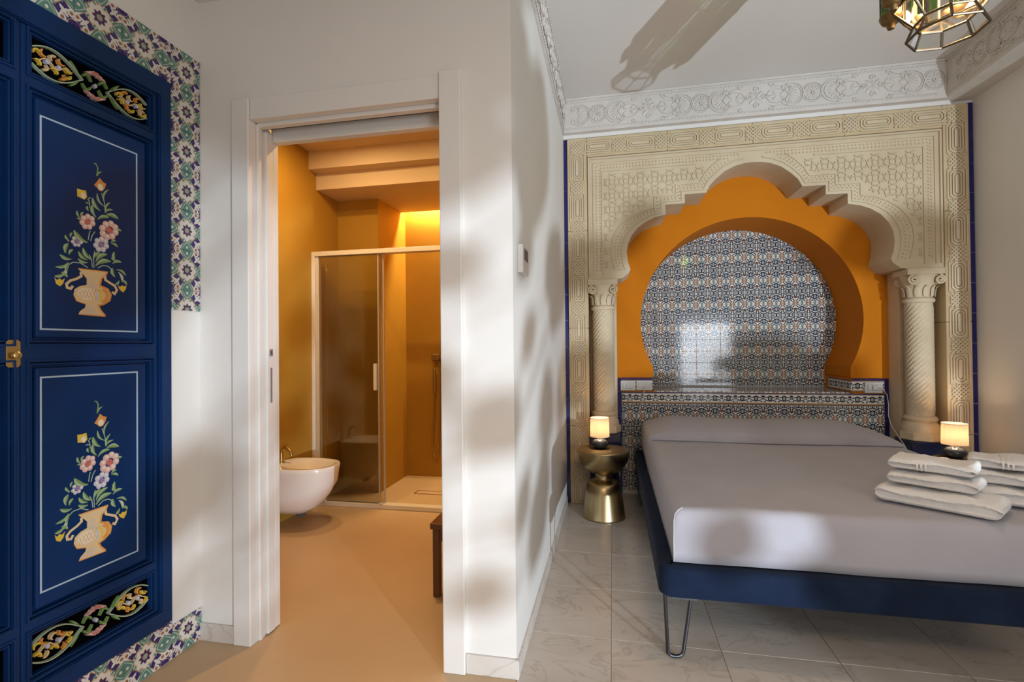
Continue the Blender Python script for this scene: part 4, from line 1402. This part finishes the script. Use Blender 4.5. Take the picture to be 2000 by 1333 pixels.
def rrect(y0, y1, z0, z1, r, n=5):
    o = []
    for (cy, cz, a0) in ((y1 - r, z1 - r, 0), (y0 + r, z1 - r, 90), (y0 + r, z0 + r, 180), (y1 - r, z0 + r, 270)):
        o += [(cy + r * cos(radians(a0 + 90 * k / n)), cz + r * sin(radians(a0 + 90 * k / n))) for k in range(n + 1)]
    return o


def sweep_frame():
    prof = rrect(-0.095, 0.0, 0.247, 0.366, 0.022)     # (offset outward, z)
    # path: from head left, along left side, round the foot corner, along foot, right side
    path = []
    R = 0.05
    def side(p, nx, ny):
        path.append((p[0], p[1], nx, ny))
    for y in (BY1, 3.6, 3.2, 2.8, 2.4, BY0 + R):
        side((BX0, y), -1, 0)
    for k in range(1, 8):
        a = radians(180 + 90 * k / 8)
        side((BX0 + R + R * cos(a), BY0 + R + R * sin(a)), cos(a), sin(a))
    for x in (BX0 + R, 0.6, 1.0, 1.4, BX1 - R):
        side((x, BY0), 0, -1)
    for k in range(1, 8):
        a = radians(270 + 90 * k / 8)
        side((BX1 - R + R * cos(a), BY0 + R + R * sin(a)), cos(a), sin(a))
    for y in (BY0 + R, 2.4, 2.8, 3.2, 3.6, BY1):
        side((BX1, y), 1, 0)
    rows = [[(px + nx * o, py + ny * o, z) for o, z in prof] for px, py, nx, ny in path]
    return rows


MB().grid(sweep_frame(), closed_u=True, cap=True).build('frame_rail', VELV, bed, smooth=50)
MB().box(BX0 + 0.09, BX1 - 0.09, BY0 + 0.09, BY1, 0.262, 0.30).build('slat_base', VELV, bed)
mt = MB().box(BX0 + INX + .012, BX1 - INX - .012, BY0 + INY + .012, BY1 - 0.02, 0.368, 0.560)
mt.build('mattress', mat('mattress_ticking', (0.6, 0.58, 0.56), .9), bed, bevel=0.03)
for (lx, ly, s) in ((BX0 + 0.045, BY0 + 0.045, 1), (BX1 - 0.045, BY0 + 0.045, -1), (BX0 + 0.035, BY1 - 0.25, 1), (BX1 - 0.035, BY1 - 0.25, -1)):
    sy = 1 if ly < 3 else -1
    top1 = Vector((lx - s * .022, ly - .012 * sy, .252))
    top2 = Vector((lx + s * .085, ly + .030 * sy, .258))
    bot = Vector((lx + s * .018, ly, .006))
    b1, b2 = bot + Vector((-s * .030, 0, .012)), bot + Vector((s * .028, .008, .012))
    path = [top1, top1.lerp(b1, .5), b1, bot + Vector((-s * .018, 0, .002)), bot, bot + Vector((s * .016, .004, .002)), b2, b2.lerp(top2, .5), top2]
    MB().tube(path, .0072, 10).build('hairpin_leg', STEEL, bed, smooth=60)
    MB().box(lx + s * .05 - .05, lx + s * .05 + .05, ly - .02, ly + .06, .236, .2485).build('leg_bracket', DARKP, bed, bevel=0.003)

# bedspread, one cloth over mattress and pillows
ZT = 0.578


def bump(x, y):
    yf = 3.430 + 0.012 * sin(x * 5)
    if y < yf:
        return 0.0
    t = (y - yf) / 0.30
    h = 0.032 * min(1, (y - yf) / .010) + (0.078 * sqrt(max(0, 1 - (1 - min(t, 1)) ** 2)) if t < 1 else 0.078 - 0.05 * min(1, (t - 1) / 1.3) ** 2)
    e = min(1, max(0, (x - (BX0 + 0.03)) / 0.26))
    e2 = min(1, max(0, ((BX1 - 0.03) - x) / 0.34))
    end = (sin(e * pi / 2) ** 0.75) * (sin(e2 * pi / 2) ** 0.8)
    mid = 1 - 0.10 * math.exp(-((x - 0.98) / 0.13) ** 2)
    return h * end * mid


def spread():
    side = [(0.0, 0.206), (0.001, 0.17), (0.0015, 0.12), (0.003, 0.07), (0.006, 0.035), (0.014, 0.014), (0.026, 0.004), (0.042, 0.0)]     # (inset, drop)
    xs = [(BX0 + INX + i, d) for i, d in side]
    N = 52
    xa, xb_ = xs[-1][0], BX1 - INX - 0.042
    cols = xs + [(xa + (xb_ - xa) * k / N, 0.0) for k in range(1, N)] + [(BX1 - INX - i, d) for i, d in reversed(side)]
    ys = [(BY0 + INY + i, d) for i, d in side]
    ya = ys[-1][0]
    M_ = 64
    rows = ys + [(ya + (3.405 - ya) * k / M_, 0.0) for k in range(1, M_ + 1)]
    yy = 3.405
    for k in range(1, 41):
        rows.append((3.405 + (BY1 - 0.01 - 3.405) * (k / 40) ** 1.35, 0.0))
    out = []
    for (y, dy) in rows:
        r = []
        for (x, dx) in cols:
            drop = max(dx, dy)
            w = 0.0022 * sin(x * 9 + 3 * sin(y * 3)) * sin(y * 5 + 1) + 0.0012 * sin(x * 23 + y * 17)
            z = ZT - drop + w * (1 if drop == 0 else 0.4)
            b = bump(min(max(x, BX0 + INX + .03), BX1 - INX - .03), y)
            if y > 3.40:
                flare = 0.012 * min(1, (y - 3.40) / .1)
                if dx > 0:
                    x += (-flare if x < 1 else flare) * (0.5 + dx)
            z += b
            if drop > 0.02:
                if dy >= dx:
                    y2 = y + 0.004 * sin(x * 11) * drop
                    r.append((x, y2, z))
                    continue
            r.append((x, y, z))
        out.append(r)
    return out


bs = thing('bedspread', (1.0, 3.0, 0.57), 'grey cotton bedspread tucked around the bed and over the pillows', 'bedspread')
sp = MB().grid(spread()).build('cloth', LINEN, bs, smooth=70)
so = sp.modifiers.new('thick', 'SOLIDIFY')
so.thickness = 0.006
so.offset = -1
xs_, ys_ = BX0 + INX + .003, BY0 + INY + .003
MB().tube([(xs_, ys_, .372), (xs_ - .001, ys_ - .001, .45), (xs_ + .001, ys_, .53), (xs_ + .006, ys_ + .004, .556), (xs_ + .018, ys_ + .010, .570), (xs_ + .036, ys_ + .022, .5765)], .0022, 6).build('piping', PIPING, bs, smooth=60)
# shadow line of the pillow fold: hem of the turned cloth
MB().tube([(BX0 + INX + .03 + (BX1 - BX0 - 2 * INX - .06) * k / 40, 3.430 + 0.012 * sin((BX0 + INX + .03 + (BX1 - BX0 - 2 * INX - .06) * k / 40) * 5) - .006, ZT + .010) for k in range(41)], .007, 8).build('fold_hem', LINEN, bs, smooth=60)


# ------------------------------------------------------------------ towels
def towel(name, ox, oy, oz, L, W, T, rz, label, seed, bands=False, layers=2):
    rnd = random.Random(seed)
    th = thing(name, (ox, oy, oz), label, 'towel', 'white towels stacked on the bed', rz=rz)
    n = 40
    rows = []
    for i in range(n + 1):
        t = i / n
        t = 0.5 - 0.5 * cos(pi * t)
        x = -L / 2 + L * t
        de = min(t, 1 - t) * L / (T * 0.42)
        e = max(0.30, sqrt(max(0, 1 - (1 - min(1, de)) ** 2)))
        m_ = 56
        ring = []
        for k in range(m_):
            a = 2 * pi * k / m_
            c, s = cos(a), sin(a)
            y = W / 2 * (abs(c) ** 0.55) * (1 if c > 0 else -1)
            z = T / 2 * (abs(s) ** 0.62) * (1 if s > 0 else -1)
            # fold crease on the long front edge
            if c < 0 and abs(s) < 0.20:
                y += 0.020 * (1 - abs(s) / 0.20) * (1 if layers > 1 else 0)
            wob = 0.0035 * sin(x * 21 + seed + 2 * c) + 0.0025 * sin(x * 43 + 3 * s + seed * 2)
            z2 = T / 2 + z * e + (wob if s > 0 else 0) + 0.004 * rnd.random() * (s > 0.1)
            if bands and abs(((x / L) + 0.10)) < 0.085:
                q = abs((x / L) + 0.10)
                if q < 0.012 or 0.04 < q < 0.052:
                    z2 -= 0.0035 if s > 0 else 0
            ring.append((x * (1 if k else 1) + (0.004 * sin(5 * y / W)), y * (0.93 + 0.07 * e), max(0, z2)))
        rows.append(ring)
    mb = MB().grid(rows, closed_u=True, cap=True)
    o = mb.build('folded_cloth', TERRY, loc=(0, 0, 0), smooth=80)
    o.parent = th
    if bands:
        for q in (-0.10,):
            for off in (-0.05, 0.0, 0.05):
                x = L * (q + off)
                b = MB()
                b.grid([[(x + dx, W / 2 * (abs(cos(a)) ** 0.55) * (1 if cos(a) > 0 else -1) * 1.002, max(0, T / 2 + (T / 2 + .0022) * (abs(sin(a)) ** 0.62) * (1 if sin(a) > 0 else -1))) for a in [2 * pi * k / 48 for k in range(48)]] for dx in (-.003, .003)], closed_u=True)
                ob = b.build('woven_band', JOIN, loc=(0, 0, 0), smooth=80)
                ob.parent = th
    return th


ra = atan2(-0.202, 0.257)
TX, TY = 1.240, 2.225
towel('towel', TX, TY, 0.582, 0.37, 0.22, 0.066, ra, 'bottom white towel of the stack nearest the foot of the bed', 1)
towel('towel', TX - .004, TY + .020, 0.6575, 0.27, 0.190, 0.047, ra, 'middle white towel of the stack nearest the foot of the bed', 2)
towel('towel', TX - .004, TY + .032, 0.7140, 0.26, 0.180, 0.042, ra + .05, 'top banded white towel of the stack nearest the foot of the bed', 3, bands=True)
TX, TY = 1.560, 2.315
towel('towel', TX, TY, 0.582, 0.37, 0.22, 0.066, ra + .18, 'bottom white towel of the stack at the right edge', 4)
towel('towel', TX - .002, TY + .01, 0.6575, 0.28, 0.190, 0.047, ra + .2, 'middle white towel of the stack at the right edge', 5)
towel('towel', TX + .004, TY + .02, 0.7140, 0.28, 0.180, 0.042, ra + .16, 'top banded white towel of the stack at the right edge', 6, bands=True)


# ------------------------------------------------------------------ brass tables and lamps
def side_table(x, y, label):
    t = thing('side_table', (x, y, 0), label, 'side table', 'brass hourglass side tables beside the bed')
    MB().lathe([(0.0, 0.0), (.150, 0), (.152, .004), (.150, .012), (.140, .09), (.128, .18), (.118, .225), (.104, .246), (.085, .256), (.066, .266), (.058, .280), (.057, .296), (.062, .306)], (x, y, 0), 64, cap=False).build('base', BRASS, t, smooth=50)
    MB().lathe([(.062, .306), (.085, .314), (.120, .334), (.152, .366), (.172, .402), (.182, .440), (.184, .468), (.1835, .474), (.181, .4765)], (x, y, 0), 64, cap=False).build('bowl', BRASS, t, smooth=50)
    MB().lathe([(.181, .4765), (.176, .4755), (.0, .4755)], (x, y, 0), 64, cap=False).build('tray_top', BRASS, t, smooth=50)
    return t


side_table(-0.075, 3.610, 'brass hourglass side table left of the bed by the white partition')
side_table(2.175, 3.612, 'brass hourglass side table right of the bed, half hidden by towels')


def shade_mat():
    m = bpy.data.materials.new('pleated_shade_cloth')
    m.use_nodes = True
    nt = m.node_tree
    b = bsdf(m)
    b.inputs['Base Color'].default_value = (0.80, 0.72, 0.62, 1)
    b.inputs['Roughness'].default_value = 0.9
    tl = nt.nodes.new('ShaderNodeBsdfTranslucent')
    tl.inputs[0].default_value = (0.27, 0.205, 0.135, 1)
    mx = nt.nodes.new('ShaderNodeMixShader')
    mx.inputs[0].default_value = 0.55
    nt.links.new(b.outputs[0], mx.inputs[1])
    nt.links.new(tl.outputs[0], mx.inputs[2])
    nt.links.new(mx.outputs[0], nt.nodes['Material Output'].inputs[0])
    return m


SHADE = shade_mat()
GLAZE = mat('dark_grey_glazed_ceramic', (0.035, 0.04, 0.05), 0.12)
BULB = emitter('warm_bulb', (1.0, 0.72, 0.42), 12.0)


def lamp(x, y, z, label):
    t = thing('table_lamp', (x, y, z), label, 'lamp', 'small bedside lamps with white drum shades')
    MB().lathe([(0, 0.0), (.035, 0.0), (.051, .010), (.061, .028), (.059, .044), (.042, .060), (.018, .066), (.012, .070), (0, .070)], (x, y, z), 32, cap=False).build('base', GLAZE, t, smooth=60)
    MB().lathe([(.007, .069), (.007, .092), (.011, .094), (.011, .112), (.0, .113)], (x, y, z), 16, cap=False).build('stem', CHROME, t, smooth=50)
    n = 96
    rows = []
    for i in range(13):
        zz = 0.082 + 0.136 * i / 12
        rows.append([(x + (.0685 - .0025 * i / 12 + .0006 * cos(k * pi)) * cos(2 * pi * k / n), y + (.0685 - .0025 * i / 12 + .0006 * cos(k * pi)) * sin(2 * pi * k / n), z + zz) for k in range(n)])
    MB().grid(rows, closed_u=True).build('shade', SHADE, t, smooth=20)
    for zz in (.083, .217):
        MB().tube([(x + .0675 * cos(2 * pi * k / 40), y + .0675 * sin(2 * pi * k / 40), z + zz) for k in range(40)], .0018, 6, closed=True).build('shade_trim', PLASTIC, t, smooth=60)
    MB().lathe([(0, .112), (.010, .116), (.020, .135), (.021, .148), (.014, .163), (0, .168)], (x, y, z), 20, cap=False).build('bulb', BULB, t, smooth=60)
    light('lamp_light', 'POINT', (x, y, z + .145), 5.0, (1.0, 0.70, 0.42), None, t, shadow_soft_size=0.03)
    for k in range(3):
        a = 2 * pi * k / 3
        MB().tube([(x + .010 * cos(a), y + .010 * sin(a), z + .108), (x + .067 * cos(a), y + .067 * sin(a), z + .092)], .0012, 5).build('shade_spoke', CHROME, t)
    return t


lamp(-0.098, 3.655, 0.4757, 'small lit lamp on the left brass table by the partition wall')
lamp(2.150, 3.705, 0.4757, 'small lit lamp on the right brass table behind the towels')
nc = thing('note_card', (2.06, 3.66, 0.4757), 'small pale card lying on the right brass table', 'card')
k_ = MB().box(-.028, .028, -.020, .020, 0, .0012).build('card', JOIN, loc=(0, 0, 0))
k_.parent = nc
nc.rotation_euler = (0, 0, .5)

# ------------------------------------------------------------------ switches, sockets, cables, thermostat
def plate_switch(x, z, w, h, y, label, rockers, cat='switch', plug=False):
    t = thing('switch_plate', (x, y, z), label, cat, 'wall switches and sockets beside the bed')
    MB().box(x - w / 2, x + w / 2, y - .011, y, z - h / 2, z + h / 2).build('cover_plate', PLASTIC, t, bevel=0.003)
    MB().box(x - w * .36, x + w * .36, y - .0125, y - .011, z - h * .30, z + h * .30).build('module_frame', GREYP, t)
    rw_ = w * .70 / rockers
    for k in range(rockers):
        cx = x - w * .35 + rw_ * (k + .5)
        MB().box(cx - rw_ * .45, cx + rw_ * .45, y - .015, y - .0125, z - h * .27, z + h * .27).build('rocker', PLASTIC, t, bevel=0.001)
    if plug:
        MB().box(x - .012, x + .018, y - .030, y - .015, z - .015, z + .015).build('plug', PLASTIC, t, bevel=0.003)
    return t


plate_switch(0.120, 0.885, 0.118, 0.080, Y1 - 0.006, 'white three-rocker switch plate nearest the left column', 3)
plate_switch(0.248, 0.888, 0.122, 0.080, Y1 - 0.006, 'white socket plate with plugged charging cable left of the niche', 3, 'socket')
plate_switch(1.905, 0.882, 0.118, 0.080, Y1 - 0.006, 'white socket plate with plug right of the niche', 3, 'socket', True)
cl = thing('charging_cable', (0.25, 4.15, 0.85), 'thin white cable hanging from the socket left of the bed', 'cable')
MB().tube([(0.252, 4.160, .885), (0.250, 4.150, .86), (0.236, 4.155, .80), (0.215, 4.160, .72), (0.185, 4.165, .62), (0.175, 4.165, .55), (0.182, 4.160, .50), (0.200, 4.165, .44), (0.165, 4.168, .385), (0.13, 4.16, .33)], .0028, 6).build('cord', PLASTIC, cl, smooth=60)
cr = thing('lamp_cable', (1.96, 4.15, 0.85), 'thin white cable running down from the socket by the right column', 'cable')
MB().tube([(1.925, 4.150, .88), (1.955, 4.148, .875), (1.982, 4.150, .83), (1.990, 4.148, .76), (1.975, 4.12, .68), (1.958, 4.05, .62), (1.950, 3.96, .57), (1.950, 3.87, .51), (1.955, 3.80, .44)], .0028, 6).build('cord', PLASTIC, cr, smooth=60)

ts = thing('thermostat', (XP, 1.95, 1.56), 'small white thermostat with dark display on the partition wall', 'thermostat')
MB().box(XP, XP + .022, 1.893, 2.03, 1.505, 1.615).build('body', PLASTIC, ts, bevel=0.003)
MB().box(XP + .022, XP + .0232, 1.925, 2.005, 1.558, 1.603).build('display', DARKP, ts)

# ------------------------------------------------------------------ hanging glass lantern
LX, LY, LZ = 1.052, 1.815, 2.203
ln = thing('lantern', (LX, LY, LZ), 'hanging leaded glass lantern with green panes below the ceiling', 'lantern')


def ring8(r, z, n=8, ph=pi / 8):
    return [Vector((LX + r * cos(2 * pi * k / n + ph), LY + r * sin(2 * pi * k / n + ph), z)) for k in range(n)]


RG = [ring8(.102, LZ), ring8(.082, LZ + .046), ring8(.136, LZ + .110), ring8(.136, LZ + .330), ring8(.080, LZ + .430), ring8(.030, LZ + .480)]
for lv_ in range(len(RG) - 1):
    for k in range(8):
        a, b, c, d = RG[lv_][k], RG[lv_][(k + 1) % 8], RG[lv_ + 1][(k + 1) % 8], RG[lv_ + 1][k]
        MB().add([a, b, c, d], [(0, 1, 2, 3)]).build('glass_pane', GGLASS if (lv_ == 2 and k % 2) else LGLASS, ln)
        MB().tube([a, b], .0042, 6).build('lead_came', LEAD, ln)
        MB().tube([a, d], .0042, 6).build('lead_came', LEAD, ln)
# side turrets
for k in range(8):
    a = 2 * pi * k / 8
    tx, ty = LX + .148 * cos(a), LY + .148 * sin(a)
    tu = thing('side_turret', (tx, ty, LZ + .12), parent=ln)
    h6 = lambda r, z: [Vector((tx + r * cos(2 * pi * q / 6 + a), ty + r * sin(2 * pi * q / 6 + a), z)) for q in range(6)]
    lo_, hi_ = h6(.030, LZ + .135), h6(.030, LZ + .30)
    MB().grid([lo_, hi_], closed_u=True).build('turret_glass', GGLASS, tu)
    MB().lathe([(0, LZ + .088), (.010, LZ + .090), (.014, LZ + .105), (.026, LZ + .112), (.033, LZ + .128), (.033, LZ + .137)], (tx, ty, 0), 12, cap=False).build('brass_cup', BRONZE, tu, smooth=40)
    MB().lathe([(.033, LZ + .298), (.033, LZ + .305), (.010, LZ + .340), (0, LZ + .352)], (tx, ty, 0), 12, cap=False).build('brass_cap', BRONZE, tu, smooth=40)
    cm = MB()
    for q in range(6):
        cm.tube([lo_[q], hi_[q]], .0024, 5)
    cm.build('lead_came', LEAD, tu)
MB().lathe([(.034, LZ + .478), (.036, LZ + .49), (.020, LZ + .51), (.008, LZ + .53), (.004, LZ + .55)], (LX, LY, 0), 16).build('crown', OLDBR, ln, smooth=50)
MB().tube([(LX, LY, LZ + .545), (LX, LY, ZC - .03)], .004, 8).build('rod', OLDBR, ln)
MB().lathe([(.0, ZC - .032), (.03, ZC - .028), (.048, ZC - .008), (.05, ZC - .0005)], (LX, LY, 0), 24).build('ceiling_rose', OLDBR, ln, smooth=50)
for k in range(3):
    a = 2 * pi * k / 3 + .4
    bx, by = LX + .045 * cos(a), LY + .045 * sin(a)
    MB().lathe([(0, LZ + .17), (.009, LZ + .176), (.015, LZ + .20), (.012, LZ + .225), (.007, LZ + .245), (.007, LZ + .26), (0, LZ + .26)], (bx, by, 0), 12, cap=False).build('bulb', emitter('lantern_bulb', (1.0, 0.66, 0.32), 7.0), ln, smooth=60)
light('lantern_light', 'POINT', (LX, LY, LZ + .20), 18.0, (1.0, 0.68, 0.38), None, ln, shadow_soft_size=0.03)
# ------------------------------------------------------------------ unseen plants added behind the camera; leaves placed to dapple the sun glint
SUNP = Vector((2.8, -1.8, 0.42))


def plant(px, py, label, spots, seed):
    rnd = random.Random(seed)
    t = thing('unseen_dapple_plant', (px, py, 0), label, 'plant', 'unseen plants added to dapple the sun glint')
    MB().lathe([(0, 0), (.085, 0), (.09, .01), (.115, .17), (.125, .175), (.125, .195), (.110, .195), (.105, .175), (0, .172)], (px, py, 0), 28, cap=False).build('pot', mat('terracotta', (.42, .17, .08), .8), t, smooth=40)
    st, lf = MB(), MB()
    for (p, size, ang) in spots:
        base = Vector((px + rnd.uniform(-.05, .05), py + rnd.uniform(-.05, .05), .17))
        mid = base.lerp(p, .5) + Vector((0, 0, .05))
        st.tube([base, mid, p], .0016, 5)
        d = (p - SUNP).normalized()
        u = d.cross(Vector((0, 0, 1))).normalized()
        v = u.cross(d)
        a = u * cos(ang) + v * sin(ang)
        b = v * cos(ang) - u * sin(ang)
        rows = []
        for q in range(7):
            s_ = q / 6
            w = size * .38 * sin(pi * (.04 + .92 * s_)) ** .8
            c = p + a * (size * (s_ - .5)) + d * (.02 * (s_ - .5) ** 2)
            rows.append([c - b * w, c + d * .006, c + b * w])
        lf.grid(rows)
    st.build('stems', LEAFM, t)
    o = lf.build('foliage', LEAFM, t, smooth=60)
    o['kind'] = 'stuff'


def glint_dir(az, el):
    return Vector((-sin(radians(az)) * cos(radians(el)), cos(radians(az)) * cos(radians(el)), sin(radians(el))))


rl = random.Random(21)
sp1, sp2 = [], []
for k in range(46):      # dense crown, keeps the glint off the upper walls
    az, el = rl.uniform(34, 66), rl.uniform(17.5, 33)
    if el > 18 and az < 37:
        continue
    sp1.append((SUNP + glint_dir(az, el) * rl.uniform(.8, 1.0), rl.uniform(.11, .17), rl.uniform(0, pi)))
for k in range(26):      # loose lower leaves
    az, el = rl.uniform(30, 64), rl.uniform(-8, 15)
    if 37.5 < az < 46.5 and el < 14 or 31.5 < az < 34 and el < 6:
        continue
    leaf_ = (SUNP + glint_dir(az, el) * rl.uniform(.75, 1.0), rl.uniform(.055, .10), rl.uniform(.5, 1.5))
    if az < 46 or k % 3 == 0:
        sp1.append(leaf_)
for az, el, sz in ((41.8, 6.0, .060), (44.5, 7.5, .055), (40.0, 2.0, .05), (43.5, 12.5, .05), (38.6, 9.5, .05), (45.5, 2.0, .05), (42.5, -1.5, .04), (47.5, 5.0, .05), (39.2, 13.5, .06)):
    sp1.append((SUNP + glint_dir(az, el) * .9, sz, .7))
for k in range(22):      # low leaves
    az, el = rl.uniform(4, 29), rl.uniform(-5, 2.2)
    if 27.0 < az < 30.8:
        continue
    sp2.append((SUNP + glint_dir(az, el) * rl.uniform(.8, 1.0), rl.uniform(.08, .13), rl.uniform(-.9, .9)))
for az, el, sz in ((31.8, 0.6, .055), (26.3, -0.5, .07), (24.3, 15.0, .07), (27.6, 12.5, .08), (28.3, 5.0, .09), (8.0, 14.5, .10), (4.0, 8.0, .08)):
    sp2.append((SUNP + glint_dir(az, el) * .92, sz, rl.uniform(.4, 1.2)))
for tgt in ((1.16, 4.65, 0.95), (1.02, 4.65, 0.90), (1.32, 4.65, 0.93), (1.2, 4.4, 0.85)):  # leaves added to block the hot glint reflection on the niche tiles
    sp2.append((SUNP + (Vector(tgt) - SUNP).normalized() * rl.uniform(.85, .95), .13, rl.uniform(0, .4)))
plant(1.96, -1.44, 'tall unseen plant in a clay pot, added to dapple the white walls', sp1, 3)
plant(2.66, -0.92, 'low unseen plant in a clay pot, added to shade bed foot and arch', sp2, 4)
